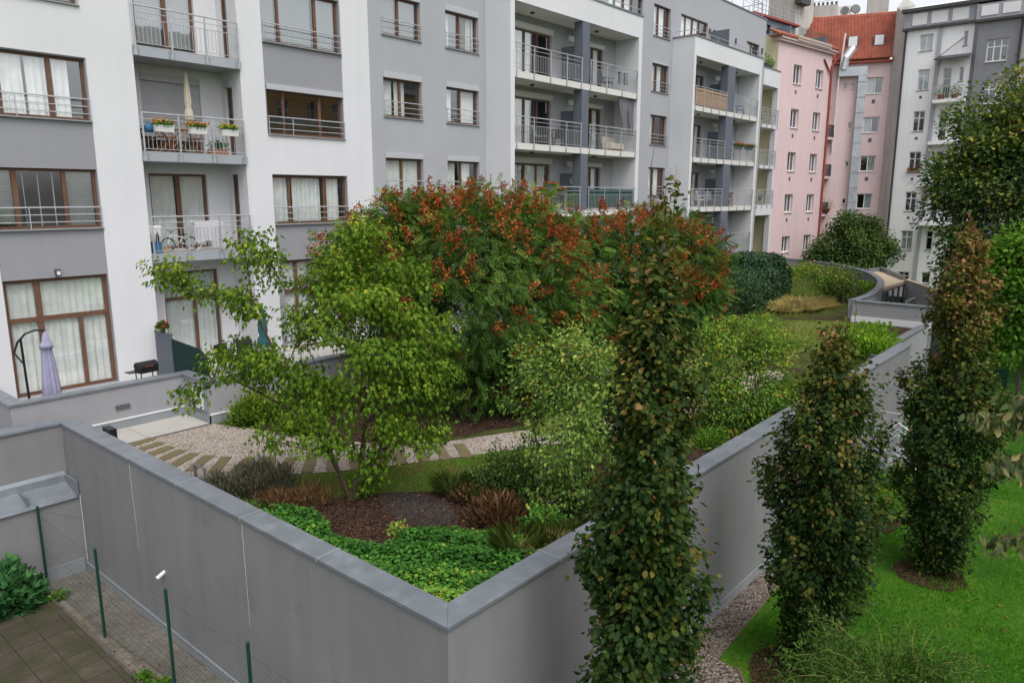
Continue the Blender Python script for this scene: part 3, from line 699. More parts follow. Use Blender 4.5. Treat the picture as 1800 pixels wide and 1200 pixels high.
# ------------------------------------------------------------------ white and dark grey house
WF = frame((66,0,0), (0,-1), (-1,0))      # u = -y
WB = thing('white_town_house', 'tall white and dark grey town house with white casements and stacked balconies', 'building', (68, 10, 0))
wl = [(-15.2,-14.28,19.22,20.42),(-15.1,-14.28,16.34,17.88),(-15.13,-14.31,13.27,14.8),(-15.15,-14.29,10.16,11.74),(-15.13,-14.32,7.15,8.66),(-15.15,-14.30,4.08,5.61),(-15.08,-14.27,1.4,2.33)]
wm = [(-13.34,-12.88,4.15,5.64),(-13.38,-12.77,1.5,2.39),(-12.26,-11.98,19.3,20.31),(-12.32,-12.0,16.76,17.78),(-12.31,-12.0,13.74,14.77),(-13.36,-12.8,15.6,17.8),(-13.31,-12.76,12.5,14.79),(-13.3,-12.75,9.45,11.7),(-13.3,-12.75,6.4,8.6)]
wg = []
for v in (17.9,14.96,11.95,8.95,5.95,2.95): wg.append((-10.66,-9.31,v,v+1.55))
mb = MB(WF); wall(mb, -16.3,-11.62,.3,20.8, wl+wm, reveal=.16); wb = mb.build('white_wall', M['offwhite'], WB)
mb = MB(WF); wall(mb, -11.3,-8.62,.3,20.7, wg, w=.35, reveal=.16); mb.face([(-11.62,.3,0),(-11.62,20.7,0),(-11.3,20.7,.35),(-11.3,.3,.35)]); mb.build('grey_wall', M['darkgrey'], WB)
for i, r in enumerate(wl):
    f = window(WB, WF, r, w=-.13, mull=[(.5,.08)], trans=[(.66,.07)] if i else [], fm='wframe', gm='glassfar', sillm='cornice', fw=.07, cur=[(.05,.45,'curtaing'),(.55,.95,'curtaing')] if i in (0,1,5) else None, room=.5, seed=150+i)
    if 0 < i < 6:
        q = MB(WF); q.box(-14.85,-14.66,r[2]-.62,r[2]-.42,.003,.02); q.build('vent', M['lamp'], f)
for i, r in enumerate(wm):
    window(WB, WF, r, w=-.13, mull=[], trans=[(.66,.07)] if r[3]-r[2] > 1.2 else [], fm='wframe', gm='glassfar', sill=r[3]-r[2] < 1.7, sillm='cornice', fw=.06, room=.5, name='balcony_door' if r[3]-r[2] > 1.8 else 'window', seed=170+i)
for i, r in enumerate(wg):
    window(WB, WF, r, w=.22, mull=[(.333,.08),(.667,.08)], trans=[(.66,.07)], fm='wframe', gm='glassfar', sillm='wframe', sillw=.42, fw=.08, room=.5, seed=190+i)
mb = MB(WF); mb.box(-13.95,-13.70,.3,20.75,.003,.12); mb.build('pilaster', M['greymid'], WB)
mb = MB(WF); mb.box(-16.45,-11.5,20.8,20.98,-.2,.28); mb.box(-11.5,-8.5,20.7,20.88,-.2,.6); mb.build('cornice', M['cornice'], WB)
mb = MB(WF); mb.box(-16.4,-11.55,20.98,22.15,-.4,-.02); mb.box(-11.55,-8.6,20.88,22.0,-.4,.25); at = mb.build('attic_band', M['greymid'], WB)
for a, b, w in ((-15.85,-14.85,0),(-14.55,-13.45,0),(-13.15,-12.08,0),(-11.25,-10.2,.27),(-9.93,-8.87,.27)):
    q = MB(WF); q.box(a,b,21.15,22.0 if w == 0 else 21.85,w-.018,w+.03); q.build('attic_panel', M['wframe'], at)
mb = MB(WF); mb.box(-16.6,-8.4,22.15,22.38,-1.2,.32); mb.build('roof_edge', M['cornice'], WB)
mb = MB(WF); mb.face([(-16.5,22.38,.2),(-8.5,22.38,.2),(-8.5,23.6,-5),(-16.5,23.6,-5)]); mb.box(-16.3,-8.62,.3,22.1,-10,-1.3); mb.build('body', M['offwhite'], WB)
mb = MB(WF); mb.face([(-16.3,.3,0),(-16.3,22.1,0),(-17.35,22.9,-1.2),(-17.35,.3,-1.2)]); mb.face([(-17.35,.3,-1.2),(-17.35,22.9,-1.2),(-17.9,24.6,-5.5),(-17.9,24.6,-9),(-17.9,.3,-9)]); mb.build('party_wall', M['firewall'], WB)
mb = MB(WF); mb.tube([(-16.2,20.8,.1),(-16.15,1.0,.1)], .08, 8); mb.tube([(-8.6,20.7,.45),(-8.6,1.0,.45)], .08, 8); mb.build('downpipe', M['darkpipe'], WB)
for i, s in enumerate((15.45,12.4,9.35,6.3)):
    q = MB(WF); q.box(-13.72,-11.63,s-.22,s,.003,1.0); sl = q.build('balcony', M['offwhite'], WB)
    q = MB(WF)
    q.tube([(-13.7,s+.95,.02),(-13.7,s+.95,.97),(-11.66,s+.95,.97)], .025, 5)
    for k in range(14): u = -13.7+2.04*k/13; q.box(u-.012,u+.012,s,s+.95,.96,.985)
    for k in range(6): q.box(-13.712,-13.688,s,s+.95,.1+.15*k,.12+.15*k)
    q.build('railing', M['rail'], sl)
q = MB(WF); q.face([(-13.8,18.72,.02),(-11.6,18.72,.02),(-11.55,18.38,1.15),(-13.85,18.38,1.15)]); q.box(-13.85,-11.55,18.28,18.38,1.05,1.15); q.tube([(-13.7,18.45,.9),(-12.2,19.9,.05)], .03, 5); q.build('canopy', M['cornice'], WB)
# next house at the right edge
NBH = thing('brown_town_house', 'brownish town house mostly hidden by the big tree, right of the grey one', 'building', (66, 3, 0))
wn = [(-7.9+2.6*i,-6.7+2.6*i,2.6+3.05*j,4.2+3.05*j) for i in range(4) for j in range(6)]
mb = MB(WF); wall(mb, -8.6,2.0,.3,20.6, wn, w=.3, reveal=.16); mb.box(-8.58,2.0,.3,20.5,-8,-1.2); mb.build('wall', M['firewall'], NBH)
for i, r in enumerate(wn): window(NBH, WF, r, w=.16, mull=[(.5,.08)], trans=[(.66,.07)], fm='wframe', gm='glassfar', sillm='firewall', sillw=.4, room=.5, seed=220+i)
mb = MB(WF); mb.box(-8.58,2.1,20.6,20.9,-.2,.7); mb.build('cornice', M['cornice'], NBH)
mb = MB(WF); mb.face([(-8.58,20.9,.6),(2,20.9,.6),(2,24,-4),(-8.58,24,-4)]); mb.build('roof', M['rooftile'], NBH)
# ------------------------------------------------------------------ ground, walls, paths
GZ = -0.2; GAR = 2.45
M['lawn'] = groundmat('lawn_grass', [(0.25, G(.026,.090,.006)), (0.5, G(.044,.130,.008)), (0.75, G(.085,.175,.018))], 1.4, 28, 0.9, [(0.3, G(.55,.62,.6)), (0.7, G(1.35,1.2,1.2))], 0.3)
M['soil'] = groundmat('garden_soil', [(0.28, G(.030,.022,.012)), (0.42, G(.050,.042,.016)), (0.52, G(.060,.075,.016)), (0.62, G(.085,.105,.024)), (0.75, G(.120,.115,.040))], 0.55, 30, 0.9)
M['grassy'] = groundmat('rough_grass', [(0.25, G(.10,.075,.035)), (0.40, G(.12,.11,.032)), (0.5, G(.075,.15,.016)), (0.7, G(.08,.19,.016))], 0.9, 38, 0.9)
M['meadow'] = groundmat('meadow_grass', [(0.25, G(.09,.07,.03)), (0.40, G(.12,.14,.03)), (0.55, G(.14,.19,.035)), (0.75, G(.24,.25,.075))], 0.7, 26, 1.0)
M['mulch'] = voromat('bark_mulch', [(0.0, G(.018,.010,.008)), (0.4, G(.050,.026,.018)), (0.75, G(.085,.043,.028)), (1.0, G(.16,.09,.05))], 26, 1.0, 0.9, dist=.03)
M['slate'] = voromat('dark_grit', [(0.0, G(.03,.028,.027)), (1.0, G(.085,.078,.072))], 60, 0.6, 0.9, dist=.01)
M['gravel'] = voromat('pale_gravel', [(0.0, G(.13,.11,.10)), (0.1, G(.36,.295,.25)), (0.45, G(.52,.45,.395)), (0.85, G(.64,.585,.535)), (1.0, G(.36,.26,.20))], 30, 0.9, 0.7, dist=.02)
M['gravelb'] = voromat('brown_gravel', [(0.0, G(.05,.04,.035)), (0.3, G(.19,.15,.125)), (0.7, G(.29,.245,.21)), (1.0, G(.40,.36,.32))], 26, 0.9, 0.8, patch=(G(.10,.075,.05), 3.0, 0.62, 0.78), dist=.02)
M['paving'] = brickmat('mossy_paving', G(.072,.062,.048), G(.085,.073,.056), G(.026,.024,.018), .5, .5, .010, 0.0, patch=(G(.042,.043,.018), 1.6, 0.42, 0.66))
M['cobble'] = brickmat('pebbled_paving', G(.165,.148,.125), G(.205,.185,.158), G(.105,.094,.078), .2, .1, .006, 0.5, bump=.7, patch=(G(.075,.062,.035), 2.6, 0.52, 0.74), rot=PI/2)

def sheet(name, poly, z, mat, kind='structure'):
    mb = MB(); mb.face([(x,y,z) for x,y in poly]); o = mb.build(name, mat); o['kind'] = kind; return o
def smooth_line(P, n=6, closed=False):
    P = [Vector((p[0],p[1],p[2] if len(p) > 2 else 0)) for p in P]; out = []
    m = len(P)
    for i in range(m if closed else m-1):
        if closed: p0,p1,p2,p3 = P[i-1],P[i],P[(i+1)%m],P[(i+2)%m]
        else: p0,p1,p2,p3 = P[max(i-1,0)],P[i],P[i+1],P[min(i+2,m-1)]
        for k in range(n):
            t = k/n
            out.append(0.5*((2*p1)+(p2-p0)*t+(2*p0-5*p1+4*p2-p3)*t*t+(3*p1-p0-3*p2+p3)*t**3))
    if not closed: out.append(P[-1])
    return out
def blob(P, n=6, jit=.0, seed=1):
    rg = random.Random(seed)
    return [(q.x+rg.uniform(-jit,jit), q.y+rg.uniform(-jit,jit)) for q in smooth_line(P, n, True)]

sheet('lawn', [(-150,-200),(350,-200),(350,200),(-150,200)], GZ, M['lawn'])
sheet('paving', [(-8,3),(4.62,3),(4.62,17.84),(-8,17.84)], GZ+.008, M['paving'])
sheet('pebble_strip', [(4.66,3),(5.66,3),(5.66,17.84),(4.66,17.84)], GZ+.012, M['cobble'])
mb = MB(); mb.box(4.60,4.66,3,17.84,GZ,GZ+.035); o = mb.build('paving_kerb', M['barkgrey']); o['kind'] = 'structure'
sheet('gravel_strip', [(5.66,4.0)]+[(11.2,4.15),(11.95,4.75),(12.0,5.15)]+[(15.5,5.3),(20,5.2),(28.4,5.25),(28.4,5.86),(5.66,5.86)], GZ+.008, M['gravelb'])
mb = MB(); mb.tube([(11.22,4.15,GZ+.02),(11.97,4.75,GZ+.02)], .03, 5); mb.tube([(12.02,5.17,GZ+.01),(15.5,5.32,GZ+.01),(20,5.22,GZ+.01),(28.4,5.27,GZ+.01)], .018, 5); o = mb.build('lawn_edging', M['slab']); o['kind'] = 'structure'
# raised garden ground
gpoly = [(5.95,6.15),(28.4,6.15),(28.4,7.1),(37.1,7.1),(37.1,10.5),(39.2,10.42),(41.3,10.58),(43.9,11.0),(47,11.72),(50,12.85),(52.6,14.1),(55,15.9),(57,18),(58.3,20),(59,22.2),(5.95,22.2)]
sheet('garden_ground', gpoly, GAR, M['soil'])
path = [(6.0,18.2),(6.0,16.5),(6.4,15.1),(7.46,14.35),(8.83,13.08),(10.31,12.10),(12.77,10.78),(15.5,9.45),(19,8.7),(24,8.6),(24,9.9),(19.5,10.2),(15.5,10.95),(13.66,11.72),(11.3,13.0),(10.2,15.2),(9.2,18.1)]
sheet('gravel_path', [(p.x,p.y) for p in smooth_line(path[1:-1], 5)]+[(9.1,18.14),(6.0,18.2)], GAR+.004, M['gravel'])
sheet('grass_strip', blob([(6.3,14.9),(6.3,12.6),(7.2,11.9),(8.2,11.6),(9.6,10.5),(11.2,9.7),(12.9,9.6),(12.9,10.6),(10.3,12.0),(8.8,13.0),(7.4,14.2)], 5, .05), GAR+.002, M['grassy'])
sheet('mulch_bed', blob([(7.0,10.9),(7.5,11.7),(8.4,11.6),(9.3,10.8),(10.6,9.7),(12.2,9.0),(13.6,8.4),(13.2,6.3),(10.8,6.4),(9.6,7.1),(9.2,8.4),(8.2,9.0),(7.4,9.4),(6.8,10.1)], 5, .06, 3), GAR+.003, M['mulch'])
sheet('grit_patch', blob([(8.75,11.0),(9.25,10.95),(9.5,10.0),(9.2,9.3),(8.6,9.15),(8.4,9.9)], 5, .04, 4), GAR+.006, M['slate'])
sheet('tree_mulch', blob([(10.0,15.6),(11.3,13.3),(13.9,12.0),(16.5,11.2),(19,12),(19,16),(16,18),(10.2,18.0)], 5, .08, 5), GAR+.003, M['mulch'])
sheet('shrub_mulch', blob([(15.2,8.6),(15.0,6.5),(18,6.3),(19.5,7.0),(18.5,8.3),(17,8.8)], 5, .06, 6), GAR+.003, M['mulch'])
sheet('meadow', blob([(14,10.9),(20,10.4),(26,10.2),(35.5,8.0),(36.6,10.3),(36,12),(33,14),(27,15),(21,13.5),(16,12.2)], 5, .1, 7), GAR+.005, M['meadow'])
sheet('meadow_soil', blob([(30.0,8.3),(36.5,7.6),(36.6,9.2),(33,9.8),(31,9.5)], 5, .06, 8), GAR+.008, M['mulch'])
sheet('landing_paving', [(5.98,18.2),(9.02,18.2),(9.02,19.5),(5.98,19.5)], GAR+.02, M['paleconc'])
mb = MB()
for x in (7.45,): mb.box(x-.004,x+.004,18.2,19.5,GAR+.0205,GAR+.0235)
mb.box(5.98,9.02,18.13,18.195,GAR,GAR+.022); o = mb.build('drain_channel', M['lamp']); o['kind'] = 'structure'
# paving slabs laid radially in the path
cl = smooth_line([(7.05,18.3),(7.05,17.2),(7.2,16.2),(7.55,15.35),(8.15,14.5),(8.95,13.65),(9.9,12.95),(11.0,12.22),(12.2,11.45),(13.4,10.85),(14.8,10.3),(16.4,9.9)], 14)
acc = 0.0; last = cl[0]; tgt = .28; cnt = 0
cen = []
for a, b in zip(cl[:-1], cl[1:]):
    d = (b-a).length
    while acc+d >= tgt:
        f = (tgt-acc)/d; cen.append((a+(b-a)*f, (b-a).normalized())); tgt += .50
    acc += d
for i, (c, t) in enumerate(cen[:18]):
    rz = math.atan2(t.x, -t.y)+random.uniform(-.03,.03)+PI/2
    ang = math.atan2(t.y, t.x)+PI/2+(.22 if i < 7 else .0)
    o = local('paving_slab', '%s brown paving slab laid across the pale gravel path, counted from the pale landing' % ORD[i], 'paving slab', (c.x, c.y, GAR+.004), 'brown slabs laid in the gravel path', ang)
    mb = MB(); mb.box(-.49,.49,-.125,.125,0,.022); s = mb.build('slab', M['slab'], o, bevel=.006)

# --- the raised garden's retaining wall with its zinc coping
GWALL = thing('garden_wall', 'tall grey rendered wall with zinc coping around the raised garden', 'wall', (5.66, 5.86, GZ))
mb = MB()
mb.prism([(5.66,18.46),(5.66,5.86),(28.45,5.86),(28.45,6.15),(5.95,6.15),(5.95,18.46)], GZ, 3.19)
mb.build('rendered_wall', M['wall'], GWALL)
mb = MB(); x0, y0 = 5.63, 5.83
cz0, cz1 = 3.19, 3.25
mb.prism([(5.625,18.5),(5.625,5.825),(6.03,6.23),(6.03,18.5)], cz0, cz1)
mb.prism([(5.625,5.825),(28.5,5.825),(28.5,6.23),(6.03,6.23)], cz0, cz1)
cp = mb.build('coping', M['zinc'], GWALL, bevel=.008)
mb = MB()
for y in (16.9,14.88,12.8,10.6,8.5): mb.box(5.615,6.04,y-.012,y+.012,cz1-.05,cz1+.006)
for x in (7.9,10.1,12.1,14.1,16.1,18.1,20.1,22.1,24.1,26.1): mb.box(x-.012,x+.012,5.815,6.24,cz1-.05,cz1+.006)
mb.build('seam', M['plinth'], cp)
mb = MB(); mb.box(5.635,5.655,5.83,17.83,GZ,-.005); mb.box(5.635,28.45,5.835,5.855,GZ,-.005); mb.build('base_flashing', M['plinth'], GWALL)
mb = MB(); mb.box(5.62,5.656,5.82,17.83,0,.018); mb.box(5.62,28.45,5.825,5.856,0,.022); mb.build('trim_line', M['plinth'], GWALL)
mb = MB()   # pale hairline cracks under the coping
for y, zb in ((14.86,1.3),(10.6,1.3)):
    rg = random.Random(int(y*10)); pts = []; n = 16; yy = y
    for k in range(n+1):
        pts.append((5.6575, yy, 3.18-(3.18-zb)*k/n)); yy += rg.uniform(-.012,.006)
    mb.tube(pts, [.0042*(1-.6*k/n) for k in range(n+1)], 4)
mb.tube([(5.657,17.80,1.66),(5.657,17.80,.05)], .011, 4)
mb.build('pale_crack', M['soffit'], GWALL)
mb = MB(); mb.tube([(5.69,13.72,1.20),(5.50,13.70,1.12)], .038, 10); mb.build('overflow_pipe', M['whiteplastic'], GWALL)
# low wing on the left with its zinc ledge
LW = thing('wing_wall', 'low grey wall with zinc capped ledge at the left edge of the yard', 'wall', (5, 18.5, GZ))
mb = MB(); mb.box(-6,5.658,18.47,18.85,1.6,3.19); mb.build('upper_wall', M['wall'], LW)
mb = MB(); mb.box(-6,5.62,18.43,18.9,3.191,3.252); mb.build('coping', M['zinc'], LW, bevel=.008)
mb = MB(); mb.box(-6,5.659,17.86,18.46,GZ,1.6); mb.build('lower_wall', M['wall'], LW)
mb = MB(); F_ = None
pts = [(18.462,2.10),(18.40,2.02),(18.38,1.86),(17.83,1.69),(17.80,1.62)]
for k in range(len(pts)-1):
    (a, za), (b, zb) = pts[k], pts[k+1]; mb.face([(-6,a,za),(5.61,a,za),(5.61,b,zb),(-6,b,zb)])
mb.face([(5.61,a_,z_) for a_,z_ in pts]); mb.build('ledge', M['zinc'], LW)
mb = MB(); mb.box(5.58,5.64,17.80,18.44,1.66,2.02); mb.box(4.62,4.66,17.83,18.40,1.72,1.90); mb.build('ledge_upstand', M['zinc'], LW)
mb = MB(); mb.box(-6,5.6,17.83,17.858,GZ,.10); mb.build('base_flashing', M['plinth'], LW); mb = MB(); mb.box(-6,5.6,17.82,17.859,.10,.12); mb.build('trim_line', M['plinth'], LW)
# terrace of the ground floor flats
sheet("terrace_floor", [(5.2,19.6),(9.1,19.6),(9.1,18.25),(24,18.25),(24,21.99),(12.79,21.99),(12.79,23.19),(9.61,23.19),(9.61,21.99),(5.2,21.99)], 3.106, M['paleconc'])
TW = thing('terrace_wall', 'low grey terrace wall with metal coping in front of the ground floor flats', 'wall', (9, 19, GAR))
mb = MB(); mb.prism([(4.98,19.52),(9.05,19.52),(9.05,18.15),(24.05,18.15),(24.05,18.4),(9.3,18.4),(9.3,19.77),(5.23,19.77),(5.23,22.0),(4.98,22.0)], 1.5, 3.56)
mb.build('rendered_wall', M['terracewall'], TW)
mb = MB(); mb.prism([(4.94,19.48),(5.27,19.81),(5.27,22.0),(4.94,22.0)], 3.56, 3.61); mb.prism([(4.94,19.48),(9.0,19.48),(9.34,19.81),(5.27,19.81)], 3.56, 3.61)
mb.prism([(9.01,18.11),(9.34,18.44),(9.34,19.81),(9.01,19.48)], 3.56, 3.61); mb.prism([(9.01,18.11),(24.05,18.11),(24.05,18.44),(9.34,18.44)], 3.56, 3.61)
mb.build('coping', M['zinc'], TW)
mb = MB(); mb.box(5.9,9.03,19.49,19.518,GAR,GAR+.24); mb.box(9.02,9.048,18.12,19.49,GAR,GAR+.24); mb.box(9.02,24,18.12,18.148,GAR,GAR+.24); mb.build('base_flashing', M['plinth'], TW)
mb = MB(); mb.box(5.9,9.02,19.475,19.519,GAR+.241,GAR+.272); mb.box(9.03,24,18.105,18.149,GAR+.241,GAR+.272); mb.build('trim_line', M['trim'], TW)
mb = MB(); mb.box(9.0,9.047,18.28,18.95,2.78,3.42); lv = mb.build('louvre_frame', M['plinth'], TW)
mb = MB()
for k in range(8): 
    z = 2.84+.068*k; mb.face([(8.998,18.33,z+.045),(8.998,18.90,z+.045),(8.965,18.90,z),(8.965,18.33,z)])
mb.build('louvre_slats', M['trim'], lv)
mb = MB(); mb.box(7.25,7.60,19.485,19.519,2.98,3.09); mb.build('wall_light', M['lamp'], TW)
# retaining wall beyond the stair
RW = thing('far_retaining_wall', 'grey retaining wall behind the copper beeches beyond the steel stair', 'wall', (32, 7, GZ))
mb = MB(); mb.prism([(28.45,6.1),(28.7,6.1),(28.7,7.0),(37.4,7.0),(37.4,7.25),(28.45,7.25)], GZ, 2.62); mb.build('rendered_wall', M['greymid'], RW)
mb = MB(); mb.prism([(28.42,6.15),(28.74,6.15),(28.74,6.97),(37.45,6.97),(37.45,7.3),(28.42,7.3)], 2.62, 2.68); mb.build('coping', M['zinc'], RW)
# curved wall bounding the garden
CWL = thing('curved_wall', 'curved grey wall with metal coping at the far end of the garden', 'wall', (45, 11, GAR))
cpts = [(37.15,7.1),(37.15,10.35)]
cv = [(p.x,p.y) for p in smooth_line([(37.15,10.4),(39.2,10.32),(41.3,10.50),(43.9,10.92),(47,11.65),(50,12.78),(52.6,14.05),(55.0,15.85),(57,17.95),(58.4,20.1),(59.2,22.5)], 5)]
def offs(P, d):
    out = []
    for i, p in enumerate(P):
        a = Vector((*P[max(i-1,0)],0)); b = Vector((*P[min(i+1,len(P)-1)],0)); t = (b-a).normalized(); out.append((p[0]-t.y*d, p[1]+t.x*d))
    return out
def ribbon(mb, A, B, z0, z1):
    for i in range(len(A)-1):
        mb.face([(*A[i],z0),(*A[i+1],z0),(*A[i+1],z1),(*A[i],z1)]); mb.face([(*B[i],z0),(*B[i+1],z0),(*B[i+1],z1),(*B[i],z1)])
        mb.face([(*A[i],z1),(*A[i+1],z1),(*B[i+1],z1),(*B[i],z1)]); mb.face([(*A[i],z0),(*A[i+1],z0),(*B[i+1],z0),(*B[i],z0)])
    for k in (0,-1): mb.face([(*A[k],z0),(*B[k],z0),(*B[k],z1),(*A[k],z1)])
mb = MB(); ribbon(mb, offs(cv,.12), offs(cv,-.15), GZ, 3.42); mb.box(37.02,37.3,6.9,10.30,GZ,3.42); mb.build('rendered_wall', M['terracewall'], CWL)
mb = MB(); ribbon(mb, offs(cv,.17), offs(cv,-.2), 3.421, 3.48); mb.box(36.97,37.36,6.85,10.26,3.421,3.48); mb.build('coping', M['zinc'], CWL)
mb = MB(); mb.box(36.985,37.018,6.9,10.3,GAR,GAR+.3); mb.build('base_flashing', M['trim'], CWL)
# small entrance pavilion behind the curved wall
EP = thing('entrance_pavilion', 'low glazed entrance with flat beige roof behind the curved wall', 'building', (48, 11, GZ))
mb = MB(); mb.prism([(44.75,10.93),(47,11.42),(50.1,12.55),(52.7,13.8),(54.5,15.1),(55.2,13.6),(49.9,10.95)], 3.1, 3.28); mb.build('flat_roof', M['beige'], EP)
mb = MB(); mb.prism([(49.9,10.95),(55.2,13.6),(55.1,13.75),(49.85,11.1)], 3.281, 3.55); mb.prism([(53.4,14.0),(55.2,13.62),(55.3,13.8),(53.5,14.3)], 3.281, 3.5); mb.build('roof_upstand', M['zinc'], EP)
mb = MB()
for k in range(5):
    x = 44.8+5.0*k/4; mb.box(x-.05,x+.05,10.93,11.03,GZ,3.099)
mb.box(44.8,49.85,10.935,11.02,2.98,3.098); gf = mb.build('glazing_frame', M['lamp'], EP)
mb = MB(); mb.face([(44.8,10.98,GZ),(49.8,10.98,GZ),(49.8,10.98,3.0),(44.8,10.98,3.0)]); mb.build('pane', M['glassfar'], gf)
mb = MB(); mb.box(44.9,52,12.6,12.7,GZ,3.05); mb.build('inner_wall', M['room'], EP)
mb = MB(); mb.prism([(49.75,10.9),(49.95,10.85),(42.2,6.6),(42.05,6.75)], GZ, 3.3); mb.build('side_wall', M['greymid'], EP)
mb = MB(); mb.prism([(49.72,10.94),(49.98,10.80),(42.2,6.55),(42.0,6.78)], 3.301, 3.36); mb.build('coping', M['beige'], EP)
for (x, y) in ((43.6,9.7),):
    mb = MB(); mb.box(x-.6,x+1.2,y-.5,y-.35,GZ,2.9); mb.build('planter_wall', M['greymid'], EP)
# hedgerow ground beyond the garden, ground for the back courtyard
sheet('back_courtyard', [(37.3,10.3),(42,6.5),(50,10.6),(66,8),(66,22),(55.6,22.3),(59,22)], GZ+.03, M['meadow'])

# --- steel stair landing between the copper beeches
ST = thing('steel_stair', 'grey galvanised stair landing with barred railing at the garden wall', 'stairs', (23.4, 5.3, GZ))
mb = MB(); mb.box(22.5,24.4,4.9,5.83,.62,.70); mb.build('landing', M['plinth'], ST)
for x in (23.45, 24.4):
    mb = MB(); mb.face([(x-.02,4.9,.70),(x-.02,4.9,.42),(x-.02,3.5,-.2),(x-.02,3.5,.02)]); mb.face([(x+.02,4.9,.70),(x+.02,4.9,.42),(x+.02,3.5,-.2),(x+.02,3.5,.02)]); mb.face([(x-.02,4.9,.70),(x+.02,4.9,.70),(x+.02,3.5,.02),(x-.02,3.5,.02)]); mb.build('stringer', M['plinth'], ST)
for k in range(4):
    mb = MB(); y = 4.75-.33*k; mb.box(23.47,24.38,y-.14,y+.14,.5-.17*k,.53-.17*k); mb.build('step', M['plinth'], ST)
q = MB()
for z in (1.75,1.55,1.38,.80): 
    q.tube([(22.5,5.83,z),(22.5,4.95,z),(23.45,4.95,z)], .025 if z > 1.7 else .014, 6); q.tube([(24.4,5.83,z),(24.4,4.9,z),(24.4,3.6,z-.82)], .025 if z > 1.7 else .014, 6)
    q.tube([(23.45,4.95,z),(23.45,3.6,z-.82)], .025 if z > 1.7 else .014, 6)
for k in range(9): q.box(22.55+.1*k,22.56+.1*k,4.94,4.96,.8,1.38)
for k in range(8): q.box(22.49,22.51,5.05+.1*k,5.06+.1*k,.8,1.38); q.box(24.39,24.41,5.0+.1*k,5.01+.1*k,.8,1.38)
for x, y in ((22.5,4.95),(23.45,4.95),(24.4,4.92),(22.5,5.8),(24.4,5.8)): q.box(x-.025,x+.025,y-.025,y+.025,GZ,1.75)
for x in (23.45,24.4): q.box(x-.02,x+.02,3.6,3.64,GZ,.93)
q.build('railing', M['rail'], ST)
# --- chain-link fence of the left yard
CF = thing('chain_link_fence', 'thin chain link fence on dark green posts beside the grey garden wall', 'fence', (4.8, 14, GZ))
fp = [(4.77,17.72),(4.80,14.66),(5.00,12.15),(5.10,9.65),(5.2,7.2)]
for x, y in fp:
    q = MB(); q.tube([(x,y,GZ-.05),(x,y,1.66)], .028, 10); q.lathe([(.030,1.66),(.030,1.69),(.012,1.71)], (x,y), 10); q.build('post', M['fencegreen'], CF)
q = MB(); H_ = 1.62
for (x0,y0),(x1,y1) in zip(fp[:-1], fp[1:]):
    L = math.hypot(x1-x0,y1-y0); st = .085
    def pt(s, z): f = s/L; return (x0+(x1-x0)*f+.03, y0+(y1-y0)*f, GZ+.03+z)
    s = -H_
    while s < L:
        for up in (0,1):
            s0, s1 = max(s,0), min(s+H_,L)
            if s1 > s0:
                z0, z1 = s0-s, s1-s
                if up: z0, z1 = H_-z0, H_-z1
                q.tube([pt(s0,z0), pt(s1,z1)], .0019, 3, cap=False)
        s += st
    for z in (.02,.85,H_): q.tube([pt(0,z),pt(L,z)], .0023, 3, cap=False)
q.tube([(4.77,17.72,1.6),(5.62,17.8,1.1)], .003, 3); 
q.build('wire_mesh', M['wire'], CF)
# small bent pipe rising behind the coping
q = MB(); q.tube([(6.12,13.05,GAR),(6.12,13.05,3.42),(6.12,12.68,3.42),(6.12,12.68,GAR+.2)], .028, 8); tag(q.build('vent_pipe', M['lamp']), 'small bent dark pipe standing behind the zinc coping', 'pipe')
q = MB(); q.box(6.05,6.2,16.75,17.15,3.05,3.32); tag(q.build('junction_box', M['black']), 'small black box on the inner side of the coping by the landing', 'box')
# --- green panel fence by the big tree
GF = thing('panel_fence', 'dark green mesh fence on the far lawn below the big tree', 'fence', (39, 3, GZ))
ff = [(41.6,4.8),(39.0,4.15),(37.2,2.2),(35.4,.2)]
for x, y in ff+[(39.1,4.05)]:
    q = MB(); q.tube([(x,y,GZ),(x,y,1.75)], .05, 6); q.build('post', M['fencegreen'], GF)
q = MB()
for (x0,y0),(x1,y1) in zip(ff[:-1], ff[1:]):
    for z in (1.7,1.2,.7,.2,-.05): q.tube([(x0,y0,z),(x1,y1,z)], .014 if z == 1.7 else .006, 4)
    for k in range(40): f = k/40; x, y = x0+(x1-x0)*f, y0+(y1-y0)*f; q.box(x-.004,x+.004,y-.004,y+.004,-.15,1.7)
q.build('mesh_panel', M['fencegreen'], GF)
q = MB(); q.box(37.55,37.58,2.42,2.95,.75,1.35); tag(q.build('notice_board', M['whiteplastic']), 'small white notice hung on the dark green mesh fence', 'sign')
